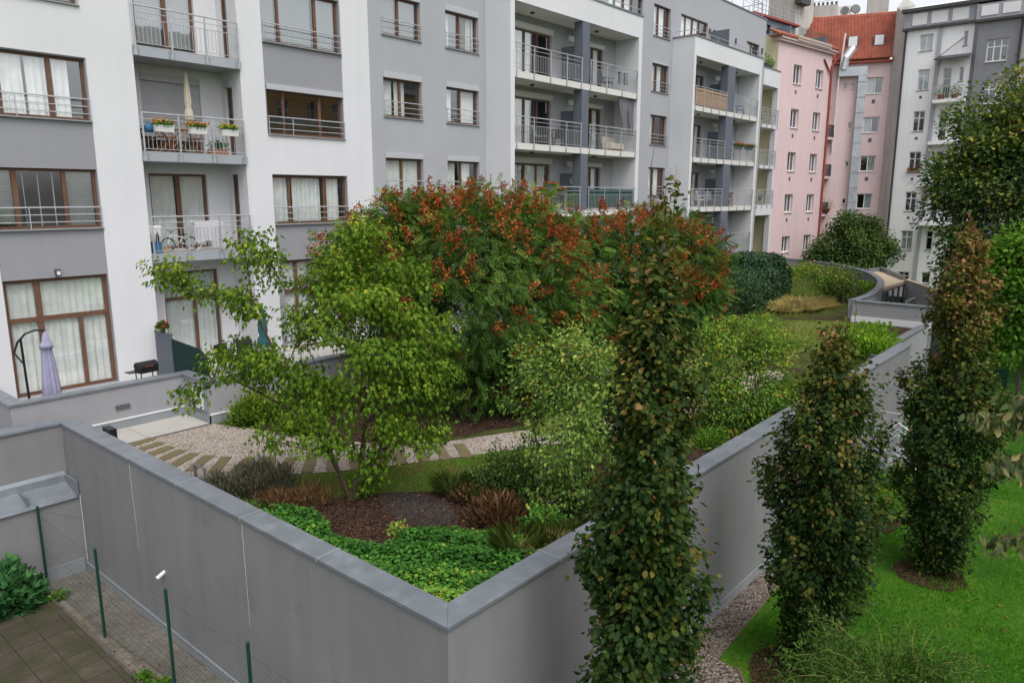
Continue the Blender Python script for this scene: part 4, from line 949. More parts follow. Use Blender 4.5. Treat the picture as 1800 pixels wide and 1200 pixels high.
# ------------------------------------------------------------------ vegetation
def T_ovate(wd=.55, fold=.12):
    V = [(0,0,0),(wd*.42,.30,fold),(wd*.46,.62,fold*.8),(0,1,-.10),(-wd*.46,.62,fold*.8),(-wd*.42,.30,fold)]
    return np.array(V), [(0,1,2,3),(0,3,4,5)]
def T_diamond(wd=.5, fold=.08):
    return np.array([(0,0,0),(wd*.5,.45,fold),(0,1,-.06),(-wd*.5,.45,fold)]), [(0,1,2,3)]
def T_lobed():
    V = [(0,0,0),(.26,.12,.05),(.42,.52,.0),(.20,.46,.05),(0,1.05,-.18),(-.20,.46,.05),(-.42,.52,.0),(-.26,.12,.05)]
    return np.array(V, float), [(0,1,2,3,4),(0,4,5,6,7)]
def T_pinnate(pairs=5, ll=.30, lw=.13, droop=.35):
    V = []; F = []
    def leaf(x, y, z, ax, ay):
        n = math.hypot(ax, ay); ax, ay = ax/n, ay/n; b = len(V)
        V.extend([(x,y,z),(x+ax*ll*.45-ay*lw*.5,y+ay*ll*.45+ax*lw*.5,z+.01),(x+ax*ll,y+ay*ll,z-.07),(x+ax*ll*.45+ay*lw*.5,y+ay*ll*.45-ax*lw*.5,z+.01)])
        F.append((b,b+1,b+2,b+3))
    for k in range(pairs):
        y = .18+.72*k/(pairs-1); z = -droop*y*y
        for s in (-1,1): leaf(0, y, z, s*.9, .45)
    leaf(0,.92,-droop*.85,0,1)
    return np.array(V), F
def T_blade():
    return np.array([(-.035,0,0),(.035,0,0),(.028,.45,-.02),(0,1,-.30),(-.028,.45,-.02)]), [(0,1,2,3,4)]

def unit(a): return a/np.maximum(np.linalg.norm(a, axis=-1, keepdims=True), 1e-9)
def leaves(name, mat, P, tip, nrm, size, tint, tmpl, parent=None, kind=None):
    """one mesh of many leaf blades: position, tip direction, face normal, length, tint"""
    TV, TF = tmpl; n = len(P); m = len(TV)
    t = unit(tip); z = nrm-(nrm*t).sum(1, keepdims=True)*t; z = unit(z); x = np.cross(t, z)
    org = np.array(ORG.get(parent.name, (0,0,0))) if parent else np.zeros(3)
    V = (P-org)[:,None,:]+size[:,None,None]*(TV[None,:,0:1]*x[:,None,:]+TV[None,:,1:2]*t[:,None,:]+TV[None,:,2:3]*z[:,None,:])
    V = V.reshape(-1,3)
    ls = np.array([len(f) for f in TF]); flat = np.concatenate([np.array(f) for f in TF])
    loops = (flat[None,:]+(np.arange(n)*m)[:,None]).reshape(-1)
    tot = np.tile(ls, n); start = np.concatenate([[0], np.cumsum(tot)[:-1]])
    me = bpy.data.meshes.new(name)
    me.vertices.add(len(V)); me.vertices.foreach_set('co', V.astype(np.float32).reshape(-1))
    me.loops.add(len(loops)); me.loops.foreach_set('vertex_index', loops.astype(np.int32))
    me.polygons.add(len(tot)); me.polygons.foreach_set('loop_start', start.astype(np.int32)); me.polygons.foreach_set('loop_total', tot.astype(np.int32))
    me.update(calc_edges=True)
    a = me.attributes.new('tint', 'FLOAT', 'POINT'); a.data.foreach_set('value', np.repeat(np.clip(tint,0,1), m).astype(np.float32))
    me.materials.append(mat)
    o = link(name, me, parent)
    if kind: o['kind'] = kind
    return o
def ell_pts(rg, lumps, n, shell=.55):
    """points in the union of ellipsoids (x,y,z,r[,rz]) weighted by volume^(2/3), biased to the outside"""
    L = np.array([(l[0],l[1],l[2],l[3],(l[4] if len(l) > 4 else l[3])) for l in lumps])
    wgt = L[:,3]**2; idx = rg.choice(len(L), n, p=wgt/wgt.sum())
    d = unit(rg.normal(size=(n,3))); r = (shell+(1-shell)*rg.random(n))
    r = np.where(rg.random(n) < .15, r*rg.random(n), r)
    P = L[idx,:3]+d*np.stack([L[idx,3],L[idx,3],L[idx,4]],1)*r[:,None]
    return P
def grow(base_pts, targets, rg, step=.30, wander=.06, up=.25):
    """branch skeleton: each target hooks on to the closest lower node; returns nodes, parents"""
    nodes = [np.array(p, float) for p in base_pts[0]]; par = [-1]+list(range(len(nodes)-1))
    for extra in base_pts[1:]:
        a = int(np.argmin([np.linalg.norm(q-np.array(extra[0])) for q in nodes]))
        for p in extra[1:]: nodes.append(np.array(p, float)); par.append(a); a = len(nodes)-1
    root = nodes[0]
    order = np.argsort(np.linalg.norm(targets-root, axis=1))
    ends = {}
    A = np.zeros((200000 if len(targets) > 3000 else 60000, 3)); A[:len(nodes)] = nodes; cnt = len(nodes)
    for ti in order:
        c = targets[ti]; dv = A[:cnt]-c
        dist = np.linalg.norm(dv, axis=1)+np.maximum(0, dv[:,2])*1.6
        dist[0] += .3
        k = int(np.argmin(dist)); p = A[k].copy(); L = np.linalg.norm(c-p); m = max(1, int(L/step))
        prev = k
        for i in range(1, m+1):
            f = i/m; q = p+(c-p)*f+rg.normal(size=3)*wander*(1 if i < m else 0)*step*2
            q[2] += up*L*.25*math.sin(f*PI)
            A[cnt] = q; par.append(prev); prev = cnt; cnt += 1
        ends[int(ti)] = prev
    return A[:cnt], par, ends
def skeleton_mesh(A, par, r_tip=.005, r_base=.08, power=.5, sides=5, rmin=None):
    n = len(A); cntc = np.ones(n)
    for i in range(n-1, 0, -1):
        if par[i] >= 0: cntc[par[i]] += cntc[i]
    mx = cntc.max(); rad = r_tip+(r_base-r_tip)*((cntc/mx)**power)
    mb = MB(); kids = {}
    for i in range(1, n): kids.setdefault(par[i], []).append(i)
    stack = [(0, None)]
    while stack:
        s, frm = stack.pop()
        ch = [s] if frm is None else [frm, s]; cur = s
        while cur in kids:
            ks = sorted(kids[cur], key=lambda k: -cntc[k])
            for k in ks[1:]: stack.append((k, cur))
            ch.append(ks[0]); cur = ks[0]
        if len(ch) > 1:
            rr = [float(rad[c]) for c in ch]
            if frm is not None: rr[0] = rr[1]
            mb.tube([A[c] for c in ch], rr, sides if rr[0] > .015 else 4, cap=True)
    return mb
def tree(name, label, cat, base, lumps, leafm, tmpl, lsize=(.07,.12), ncl=220, per=60, spread=.25, bark='bark', trunk=None, r_base=.09, tint=(.5,.12,.14),
         seed=1, group=None, droop=.5, out=.6, shell=.55, flat=.7, step=.3, r_tip=.004, topshift=0.0, tips=None, along=0, up=.25, kindword='trunk', crown='crown', nup=.9):
    rg = np.random.default_rng(seed)
    root = thing(name, label, cat, base, group)
    C = ell_pts(rg, lumps, ncl, shell)
    C = C[C[:,2] > base[2]+.15]
    tr = trunk or [[base, (base[0],base[1],base[2]+.5)]]
    A, par, ends = grow(tr, C, rg, step=step, up=up)
    skeleton_mesh(A, par, r_tip, r_base).build(kindword, M[bark], root)
    cen = np.array([l[:3] for l in lumps]).mean(0)
    n = len(C); idx = np.repeat(np.arange(n), per)
    if along:   # leaves along the last twig pieces too
        pass
    off = np.clip(rg.normal(size=(len(idx),3)),-1.7,1.7)*spread; off[:,2] *= flat
    P = C[idx]+off
    ctint = rg.normal(size=n)*tint[1]
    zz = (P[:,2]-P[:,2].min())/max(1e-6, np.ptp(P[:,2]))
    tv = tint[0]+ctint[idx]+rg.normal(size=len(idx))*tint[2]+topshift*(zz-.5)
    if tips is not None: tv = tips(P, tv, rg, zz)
    rad = unit(P-cen); tip = unit(off)*.6+rad*out+rg.normal(size=P.shape)*.45; tip[:,2] -= droop
    nr = rg.normal(size=P.shape)*.55+rad*.5; nr[:,2] += nup
    sz = rg.uniform(lsize[0], lsize[1], len(P))
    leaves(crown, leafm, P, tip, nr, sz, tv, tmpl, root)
    return root, C, A

S3 = lambda *c: [(p, G(*q)) for p, q in c]
M['maple_leaf'] = leafmat('maple_leaf', S3((0,(0.035,0.077,0.013)),(.3,(0.078,0.155,0.017)),(.55,(0.146,0.241,0.024)),(.78,(0.292,0.343,0.043)),(.92,(0.525,0.464,0.048)),(1,(0.389,0.138,0.029))))
M['rain_leaf'] = leafmat('rain_tree_leaf', S3((0,(0.016,0.043,0.010)),(.35,(0.047,0.112,0.022)),(.6,(0.095,0.183,0.032)),(.85,(0.168,0.251,0.042)),(1,(0.246,0.297,0.046))), trans=.2)
M['seed'] = leafmat('seed_pod', S3((0,(0.164,0.039,0.015)),(.5,(0.329,0.086,0.026)),(.8,(0.430,0.144,0.041)),(1,(0.557,0.253,0.074))), trans=.2)
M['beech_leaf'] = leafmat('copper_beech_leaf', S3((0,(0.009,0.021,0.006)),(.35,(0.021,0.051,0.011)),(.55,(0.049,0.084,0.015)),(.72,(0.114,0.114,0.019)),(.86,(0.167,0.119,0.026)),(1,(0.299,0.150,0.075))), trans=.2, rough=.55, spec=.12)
M['shrub_leaf'] = leafmat('pale_shrub_leaf', S3((0,(0.046,0.090,0.021)),(.3,(0.098,0.190,0.035)),(.6,(0.197,0.301,0.060)),(.85,(0.375,0.436,0.102)),(1,(0.488,0.309,0.068))))
M['serv_leaf'] = leafmat('serviceberry_leaf', S3((0,(0.048,0.103,0.020)),(.3,(0.094,0.197,0.032)),(.6,(0.181,0.310,0.044)),(.82,(0.344,0.431,0.050)),(.93,(0.438,0.267,0.050)),(1,(0.470,0.145,0.044))))
M['hedge_leaf'] = leafmat('laurel_leaf', S3((0,(0.013,0.035,0.017)),(.5,(0.038,0.089,0.038)),(1,(0.101,0.176,0.075))), trans=.1, rough=.5, spec=.15)
M['dark_leaf'] = leafmat('dark_tree_leaf', S3((0,(0.030,0.064,0.021)),(.4,(0.076,0.133,0.037)),(.65,(0.131,0.194,0.045)),(.85,(0.290,0.290,0.051)),(1,(0.522,0.315,0.060))), trans=.2)
M['bright_leaf'] = leafmat('bright_leaf', S3((0,(0.040,0.094,0.011)),(.5,(0.099,0.222,0.027)),(1,(0.218,0.359,0.054))), trans=.4)
M['lime_leaf'] = leafmat('lime_leaf', S3((0,(.06,.14,.012)),(.5,(.15,.30,.03)),(1,(.32,.45,.05))), trans=.35)
M['ground_leaf'] = leafmat('strawberry_leaf', S3((0,(0.027,0.074,0.015)),(.35,(0.050,0.154,0.028)),(.65,(0.092,0.250,0.037)),(.88,(0.216,0.382,0.055)),(1,(0.434,0.382,0.062))), trans=.25)
M['grey_leaf'] = leafmat('lavender_leaf', S3((0,(0.063,0.070,0.049)),(.5,(0.119,0.119,0.077)),(1,(0.196,0.175,0.126))), trans=.15)
M['rust_leaf'] = leafmat('rusty_stem', S3((0,(0.053,0.027,0.015)),(.5,(0.128,0.068,0.033)),(1,(0.240,0.150,0.075))), trans=.2)
M['straw'] = leafmat('straw_grass', S3((0,(.50,.39,.20)),(.5,(.78,.65,.40)),(1,(.88,.80,.58))), trans=.5)
M['green_grass'] = leafmat('green_grass', S3((0,(0.061,0.105,0.027)),(.5,(0.158,0.227,0.053)),(1,(0.350,0.385,0.122))), trans=.3)
M['lawn_blade'] = leafmat('lawn_blade', S3((0,(0.041,0.165,0.007)),(.5,(0.083,0.288,0.013)),(.9,(0.176,0.432,0.028)),(1,(0.329,0.453,0.079))), trans=.3)
M['meadow_blade'] = leafmat('meadow_blade', S3((0,(0.112,0.138,0.034)),(.5,(0.187,0.265,0.048)),(.8,(0.337,0.366,0.094)),(1,(0.424,0.415,0.168))), trans=.3)
M['chip'] = leafmat('bark_chip', S3((0,(0.029,0.014,0.010)),(.5,(0.085,0.042,0.027)),(.85,(0.156,0.081,0.047)),(1,(0.338,0.208,0.091))), trans=.0, rough=.9, spec=.1)
M['branch_leaf'] = leafmat('rowan_leaf', S3((0,(.05,.075,.035)),(.4,(.10,.14,.06)),(.7,(.20,.20,.09)),(1,(.34,.28,.13))), trans=.35)
M['willow_leaf'] = leafmat('willow_leaf', S3((0,(0.031,0.077,0.012)),(.5,(0.069,0.144,0.028)),(1,(0.151,0.243,0.057))), trans=.35)
M['willow_stem'] = pmat('willow_stem', G(.22,.22,.05), .6, .2, 6)
M['fig_leaf'] = leafmat('fig_leaf', S3((0,(.02,.07,.022)),(.5,(.045,.14,.045)),(1,(.09,.22,.07))), trans=.25)

# --- multi-stemmed maple on the garden, leaning to the left
ml = [(6.31,13.74,6.94,0.30),(6.74,13.55,6.70,0.42),(7.28,12.76,7.46,0.46),(7.14,12.77,6.35,0.50),(7.59,12.55,7.03,0.38),(6.82,12.85,5.25,0.50),(6.30,13.18,4.75,0.33),(7.30,12.28,5.25,0.52),(8.25,11.94,6.03,0.71),(7.77,11.73,4.70,0.60),(8.70,11.41,6.91,0.65),(8.99,11.23,7.55,0.45),(8.44,10.79,6.02,0.89),(9.39,10.91,6.67,0.70),(9.38,10.46,5.38,0.77),(8.6,10.5,5.0,0.75),(7.9,11.3,3.9,0.52),(9.1,10.3,4.1,0.62),(7.15,11.99,3.95,0.30),(8.62,11.0,3.2,0.46),(9.6,10.2,4.6,0.45),(8.66,11.2,2.8,0.34),(9.88,10.03,5.92,0.40)]
mt = [[(8.36,11.35,2.45),(8.25,11.50,3.0),(8.10,11.64,3.5),(7.90,11.89,4.07),(7.59,12.09,5.0),(7.30,12.28,5.6)],
      [(8.36,11.35,2.45),(8.62,11.32,3.0),(8.72,11.26,3.9),(8.81,11.12,5.6),(8.92,11.0,7.0)],
      [(8.72,11.26,3.9),(9.1,10.7,4.6),(9.4,10.6,5.6)],[(7.59,12.09,5.0),(7.3,12.6,6.2),(7.28,12.76,7.3)],[(7.9,11.89,4.07),(7.2,12.5,4.7),(6.8,12.9,5.0)]]
tree('maple_tree', 'leaning green maple with pointed leaves and yellow tips by the striped path', 'tree', (8.36,11.35,2.45), ml, M['maple_leaf'], T_lobed(), (.07,.115), 360, 50, .165, 'bark', mt, .075, (.44,.09,.085), 3, droop=1.15, out=.45, topshift=.16, flat=.6)

# --- golden rain trees with rust seed clusters
def rain_tree(label, base, lumps, ncl, seed, nseed, trunk):
    root, C, A = tree('golden_rain_tree', label, 'tree', base, lumps, M['rain_leaf'], T_pinnate(), (.20,.32), ncl, 34, .27, 'bark', trunk, .14, (.42,.15,.15), seed, group='rust and green trees in front of the balconies', droop=.25, out=.9, shell=.80, topshift=.34, nup=.9)
    rg = np.random.default_rng(seed+5)
    S = ell_pts(rg, lumps, nseed*4, .97); S = S[np.linalg.norm(S-np.array(lumps[0][:3]), axis=1) > lumps[0][3]*.93]
    w_ = np.clip((S[:,2]-base[2]-1.0)/5.0, .12, 1)**.8; S = S[rg.choice(len(S), min(nseed, len(S)), replace=False, p=w_/w_.sum())]
    per = 46; idx = np.repeat(np.arange(len(S)), per)
    ax = unit(unit(S-np.array(lumps[0][:3]))+np.array([0,0,.9])+rg.normal(size=S.shape)*.25)
    h = rg.random(len(idx)); L = rg.uniform(.28,.6,len(S))
    P = S[idx]+ax[idx]*(h*L[idx])[:,None]+rg.normal(size=(len(idx),3))*(.11*(1-h*.75))[:,None]
    tv = .42+rg.normal(size=len(S))[idx]*.18+rg.normal(size=len(idx))*.18
    o = leaves('seed_clusters', M['seed'], P, rg.normal(size=P.shape)+np.array([0,0,-.5]), rg.normal(size=P.shape), rg.uniform(.055,.095,len(P)), tv, T_diamond(.8,.2), root)
    o['label'] = 'rust brown papery seed clusters'
    return root
k1 = [(15.13,13.98,5.60,2.75,2.65),(14.0,16.0,6.5,1.8),(13.5,16.7,6.1,1.4),(14.98,14.92,6.95,1.5),(16.09,13.32,6.95,1.3),(16.27,12.64,5.6,1.6),(14.74,13.2,4.3,1.6),(15.89,12.5,4.2,1.35),(13.88,14.52,5.05,1.7),(15.41,14.42,7.95,.55),(14.68,15.27,7.75,.65),(13.95,16.1,7.45,.6),(13.0,17.2,6.5,.85),(12.7,17.6,5.6,.7),(16.03,13.69,7.6,.7)]
rain_tree('nearer and larger round green tree covered in rust brown seed clusters', (15.1,14.0,2.45), k1, 640, 21, 430, [[(15.1,14.0,2.45),(15.05,14.05,3.3),(15.1,14.0,4.2),(15.1,14.1,5.2)]])
k2 = [(23.22,14.36,5.4,2.1),(23.85,12.95,5.5,1.8),(24.95,12.4,6.2,.95),(22.81,15.4,6.4,1.45),(23.89,14.2,6.85,1.1),(24.81,12.96,6.65,.95),(24.0,12.3,4.44,1.2),(23.22,13.59,4.18,1.4),(22.68,14.98,5.16,1.6),(25.1,12.05,5.16,.75)]
rain_tree('farther round tree with rust seed clusters behind the tall copper beech', (23.5,14.0,2.45), k2, 340, 31, 330, [[(23.5,14.0,2.45),(23.5,14.0,3.3),(23.4,14.1,4.4)]])

# --- columnar copper beeches on the lawn
def beech(label, base, H, prof, n, seed, lean=(0,0), lsz=(.065,.10), spike=0, bronze=0.0):
    rg = np.random.default_rng(seed); root = thing('columnar_beech', label, 'tree', base, 'columnar copper beeches along the garden wall')
    zs = np.array([p[0] for p in prof]); rs = np.array([p[1] for p in prof])
    ncl = n//26
    # clump positions: area weighted along the column, bumpy outline
    zc = rg.random(ncl*3)*H; keep = rg.random(ncl*3) < np.interp(zc, zs, rs)/rs.max(); zc = zc[keep][:ncl]; ncl = len(zc)
    an = rg.random(ncl)*2*PI
    bump = .94+.24*np.sin(an*3+zc*1.9+seed)+.17*np.sin(an*2-zc*3.1+seed*2)
    rr = np.interp(zc, zs, rs)*np.sqrt(rg.uniform(.12,1.0,ncl))*bump
    C = np.stack([base[0]+lean[0]*zc/H+np.cos(an)*rr, base[1]+lean[1]*zc/H+np.sin(an)*rr, base[2]+zc], 1)
    # skeleton: central leader and steeply ascending limbs
    mb = MB(); lead = [(base[0]+lean[0]*f, base[1]+lean[1]*f, base[2]+H*f) for f in np.linspace(0,1,10)]
    mb.tube(lead, [.085*(1-f)+.006 for f in np.linspace(0,1,10)], 7)
    for i in range(0, ncl, 3):
        z0 = max(.15, zc[i]-rg.uniform(.5,1.3)); f = z0/H
        a = np.array([base[0]+lean[0]*f, base[1]+lean[1]*f, base[2]+z0]); q = C[i]; m_ = a+(q-a)*.55; m_[2] -= .08
        mb.tube([a, m_, q], [.012,.008,.003], 4, cap=False)
    for k in range(spike):
        a = np.array(lead[-1])-np.array([rg.uniform(-.25,.25), rg.uniform(-.25,.25), rg.uniform(.2,.9)]); mb.tube([a, a+np.array([rg.uniform(-.05,.05),rg.uniform(-.05,.05),.45]), a+np.array([rg.uniform(-.09,.09),rg.uniform(-.09,.09),.95])], [.008,.005,.002], 4, cap=False)
    mb.build('trunk', M['barkgrey'], root)
    per = 26; idx = np.repeat(np.arange(ncl), per)
    # each clump is a short ascending spray
    ax = np.stack([np.cos(an)*.55, np.sin(an)*.55, np.full(ncl, .95)], 1)+rg.normal(size=(ncl,3))*.25; ax = unit(ax)
    s = rg.uniform(-.20,.24,len(idx))
    P = C[idx]+ax[idx]*s[:,None]+rg.normal(size=(len(idx),3))*.07
    radv = np.stack([np.cos(an), np.sin(an), np.zeros(ncl)], 1)[idx]
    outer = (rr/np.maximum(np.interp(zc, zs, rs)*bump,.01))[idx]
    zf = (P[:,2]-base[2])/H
    tv = .36+.11*(rg.normal(size=ncl))[idx]+rg.normal(size=len(idx))*.11+.56*np.clip(zf-.50,0,1)+(outer-.7)*.22+bronze*np.clip(zf-.45,0,1)  # inner leaves tinted darker: shade inside the crown is put into the colour
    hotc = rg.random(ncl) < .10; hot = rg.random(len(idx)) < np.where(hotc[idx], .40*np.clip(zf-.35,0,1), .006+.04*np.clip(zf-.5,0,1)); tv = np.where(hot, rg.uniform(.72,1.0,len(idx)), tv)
    tip = radv*.75+rg.normal(size=P.shape)*.5; tip[:,2] -= .25
    nr = radv*.55+rg.normal(size=P.shape)*.45; nr[:,2] += .75
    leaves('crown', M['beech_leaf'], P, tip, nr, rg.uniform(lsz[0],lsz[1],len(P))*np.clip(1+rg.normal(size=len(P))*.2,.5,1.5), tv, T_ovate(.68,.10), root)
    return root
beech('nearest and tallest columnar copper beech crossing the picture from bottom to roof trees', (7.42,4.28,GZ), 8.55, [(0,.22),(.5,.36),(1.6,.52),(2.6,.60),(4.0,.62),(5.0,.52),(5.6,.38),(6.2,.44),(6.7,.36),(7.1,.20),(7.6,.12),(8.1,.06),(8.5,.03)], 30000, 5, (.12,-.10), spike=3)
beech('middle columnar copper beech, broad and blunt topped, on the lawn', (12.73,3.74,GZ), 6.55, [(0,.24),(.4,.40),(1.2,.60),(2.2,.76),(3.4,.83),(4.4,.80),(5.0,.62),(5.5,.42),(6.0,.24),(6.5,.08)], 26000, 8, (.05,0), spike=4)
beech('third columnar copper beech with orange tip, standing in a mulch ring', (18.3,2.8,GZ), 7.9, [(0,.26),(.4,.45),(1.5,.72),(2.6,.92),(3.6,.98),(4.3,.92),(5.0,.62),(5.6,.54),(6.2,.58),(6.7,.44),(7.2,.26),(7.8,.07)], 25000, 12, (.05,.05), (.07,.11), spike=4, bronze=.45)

# --- pale leaved shrubs of the garden
dl = [(10.61,7.96,5.32,.70),(10.35,8.42,4.64,.50),(10.67,7.73,4.04,.90),(10.57,8.47,5.35,.40),(11.12,7.82,5.75,.50),(11.34,7.56,4.81,.92),(12.15,6.92,4.53,.77),(12.51,6.66,5.05,.50),(10.53,7.74,3.0,.6),(12.07,6.9,3.56,.66),(12.52,6.7,4.07,.44),(10.22,8.72,4.72,.30)]
tree('ornamental_shrub', 'tall loose shrub with pale yellow green leaves behind the nearest beech', 'shrub', (11.1,7.7,2.45), dl, M['shrub_leaf'], T_ovate(.6,.1), (.06,.10), 310, 32, .15, 'barkgrey',
     [[(11.1,7.7,2.45),(11.05,7.75,3.0),(10.8,7.85,3.8)],[(11.1,7.7,2.45),(11.3,7.6,3.1),(11.4,7.5,4.0)],[(11.1,7.7,2.45),(11.5,7.3,3.2),(12.1,6.95,3.9)]], .05, (.45,.14,.15), 41, droop=.45, topshift=.25, shell=.6)
el = [(17.44,7.34,3.48,.85),(17.30,7.50,4.51,.75),(17.55,7.21,5.1,.50),(18.05,6.92,4.47,.65),(17.21,8.07,4.74,.50),(17.18,7.49,2.9,.65),(17.83,6.88,3.03,.66),(17.06,7.78,3.48,.5),(18.38,6.70,3.55,.5),(17.47,7.77,5.2,.30)]
tree('ornamental_shrub', 'airy shrub with yellow green leaves tinged orange, right of the nearest beech', 'shrub', (17.45,7.4,2.45), el, M['serv_leaf'], T_ovate(.6,.1), (.06,.095), 290, 42, .15, 'barkgrey',
     [[(17.45,7.4,2.45),(17.4,7.45,3.0),(17.3,7.5,4.0)],[(17.45,7.4,2.45),(17.7,7.2,3.1),(17.9,7.0,4.0)]], .04, (.44,.14,.17), 43, droop=.4, topshift=.25, shell=.5)

def bush(name, label, cat, c, rx, rz, mat, tmpl, n, lsz, seed, tint=(.5,.1,.15), ry=None, group=None, upward=.4, stems=8, flat_top=None, spread=.09, part='foliage', bark='bark', open_=.3):
    rg = np.random.default_rng(seed); ry = ry or rx; root = thing(name, label, cat, c, group)
    ncl = max(12, n//18); d = unit(rg.normal(size=(ncl,3))); d[:,2] = np.abs(d[:,2]); r = open_+(1-open_)*np.sqrt(rg.random(ncl))
    bump = 1+.18*np.sin(d[:,0]*7+seed)*np.cos(d[:,1]*6+seed*1.7)
    C = np.array(c)+d*np.array([rx,ry,rz])*(r*bump)[:,None]; C[:,2] = np.maximum(C[:,2], c[2]+.03)
    mb = MB()
    for i in range(min(stems*3, ncl)):
        b = np.array(c)+np.array([rg.uniform(-.15,.15)*rx, rg.uniform(-.15,.15)*ry, 0]); q = C[i]; m_ = b+(q-b)*.5; m_[2] += .12*rz
        mb.tube([b, m_, q], [.010,.007,.003], 4, cap=False)
    mb.build('stems', M[bark], root)
    idx = np.repeat(np.arange(ncl), 18); P = C[idx]+rg.normal(size=(len(idx),3))*spread*np.array([1,1,.8]); P[:,2] = np.maximum(P[:,2], c[2]+.01)
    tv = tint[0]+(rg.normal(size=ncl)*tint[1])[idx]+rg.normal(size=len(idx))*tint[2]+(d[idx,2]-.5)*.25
    tip = d[idx]*.8+rg.normal(size=P.shape)*.45; tip[:,2] += upward
    nr = d[idx]*.4+rg.normal(size=P.shape)*.5; nr[:,2] += .7
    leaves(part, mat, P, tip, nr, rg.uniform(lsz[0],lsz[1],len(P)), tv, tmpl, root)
    return root
def grass_clump(label, c, r, h, mat, n, seed, group=None, arch=.9, name='ornamental_grass'):
    rg = np.random.default_rng(seed); root = thing(name, label, 'grass', c, group); a = rg.random(n)*2*PI; rr = r*.35*np.sqrt(rg.random(n))
    rr = rr*1.7; P = np.array(c)+np.stack([np.cos(a)*rr, np.sin(a)*rr, np.zeros(n)], 1); a2 = a+rg.normal(size=n)*.5; lean = rg.uniform(.15,1,n)*arch
    tip = np.stack([np.cos(a2)*lean*r/h, np.sin(a2)*lean*r/h, np.ones(n)], 1); nr = np.stack([-np.cos(a2), -np.sin(a2), np.full(n,1.3)], 1)+rg.normal(size=(n,3))*.25
    leaves('blades', mat, P, tip, nr, rg.uniform(.6,1.05,n)*h*1.1, .5+rg.normal(size=n)*.25, (T_blade()[0]*np.array([.15,1,1]), T_blade()[1]), root); return root
ov = T_ovate(.6,.08); nar = (T_diamond(.16,.03)); dia = T_diamond(.5,.08)
# dark clipped hedge by the far balconies
rg = np.random.default_rng(77)
HG = thing('clipped_hedge', 'dense dark green clipped laurel hedge in front of the far balconies', 'hedge', (40.6,16.8,2.45), None)
n = 15000; d = unit(rg.normal(size=(n,3))); d[:,2] = np.abs(d[:,2])
pw = np.sign(d)*np.abs(d)**.6
P = np.array([40.6,16.8,2.45])+pw*np.array([2.1,1.9,2.75])*(1+.06*np.sin(d[:,0]*9)*np.cos(d[:,2]*8))[:,None]*(1-.25*rg.random(n)**2)[:,None]
q = MB()
for k in range(14):
    a = k*.8; q.tube([(40.6+.3*math.cos(a),16.8+.3*math.sin(a),2.45),(40.6+1.1*math.cos(a),16.8+1.0*math.sin(a),3.6),(40.6+1.6*math.cos(a),16.8+1.4*math.sin(a),4.5)], [.04,.03,.01], 5)
q.build('stems', M['bark'], HG)
nr = pw+rg.normal(size=(n,3))*.6; tip = rg.normal(size=(n,3)); tip[:,2] -= .2
leaves('foliage', M['hedge_leaf'], P, tip, nr, rg.uniform(.10,.17,n), .42+.16*np.sin(P[:,0]*2.3)*np.cos(P[:,2]*3)+rg.normal(size=n)*.2, ov, HG)
bush('laurel_shrub', 'lower bluish green rounded shrub left of the clipped hedge', 'shrub', (36.6,15.9,2.45), 2.0, 2.2, M['hedge_leaf'], ov, 7000, (.09,.15), 78, (.6,.1,.2), ry=1.6, spread=.16)
# big dark tree and the bright one on the right
bl = [(42.61,4.83,7.9,4.4,5.0),(40.89,6.84,9.51,2.2),(40.70,7.06,7.4,1.9),(41.41,6.23,11.4,2.3),(42.38,5.1,12.3,2.2),(44.0,3.2,9.5,4.5),(40.25,7.59,8.72,1.3),(40.06,6.28,5.33,1.9),(40.66,4.03,4.38,2.4),(39.83,8.0,9.7,.8),(40.12,4.66,2.81,1.5),(41.7,5.89,3.59,1.6),(44.82,2.24,4.7,4.1),(40.69,7.08,5.24,1.1)]
tree('broadleaf_tree', 'huge dark green tree with yellowing crown hiding the grey house at the right edge', 'tree', (43.9,3.6,GZ), [(x+.45,y-.45,z,r*.95,(q_[0]*.95 if q_ else r*.95)) for x,y,z,r,*q_ in bl], M['dark_leaf'], ov, (.17,.26), 620, 80, .46, 'barkgrey', [[(43.9,3.6,GZ),(43.8,3.6,2),(43.7,3.7,4.5),(43.6,3.8,6.5)]], .28, (.38,.16,.14), 51, droop=.4, topshift=.36, shell=.72, step=.7, r_tip=.012)
brl = [(30.34,3.21,5.77,1.05),(30.18,3.39,4.59,.8),(30.82,2.64,5.96,1.5),(30.98,2.45,4.19,1.1),(29.94,3.67,5.9,.42),(30.27,3.29,6.5,.5),(30.2,3.2,3.3,.7)]
tree('young_tree', 'bright fresh green young tree in front of the big dark tree', 'tree', (30.7,2.7,GZ), brl, M['bright_leaf'], ov, (.14,.22), 230, 42, .26, 'barkgrey', [[(30.7,2.7,GZ),(30.6,2.8,1.5),(30.5,2.9,3.2)]], .08, (.45,.15,.15), 53, droop=.4, topshift=.2, shell=.7)
q = None
# shrub before the pink house
pl = [(60.81,17.24,4.5,2.0),(59.69,18.55,4.0,1.4),(61.97,15.87,4.0,1.55),(60.45,17.66,5.85,1.15),(61.58,16.33,5.8,.85),(62.40,15.37,4.1,.8),(59.14,19.19,3.6,.8),(60.9,17.0,2.6,2.0)]
tree('multi_stem_tree', 'dark bushy small tree in front of the pink house', 'tree', (60.8,17.2,GZ), pl, M['dark_leaf'], ov, (.16,.25), 280, 75, .36, 'bark', [[(60.8,17.2,GZ),(60.8,17.2,1.5)],[(60.8,17.2,GZ),(60.3,17.9,2.5)],[(60.8,17.2,GZ),(61.4,16.4,2.5)]], .12, (.36,.12,.13), 55, droop=.4, topshift=.1, shell=.6, step=.6, r_tip=.012)
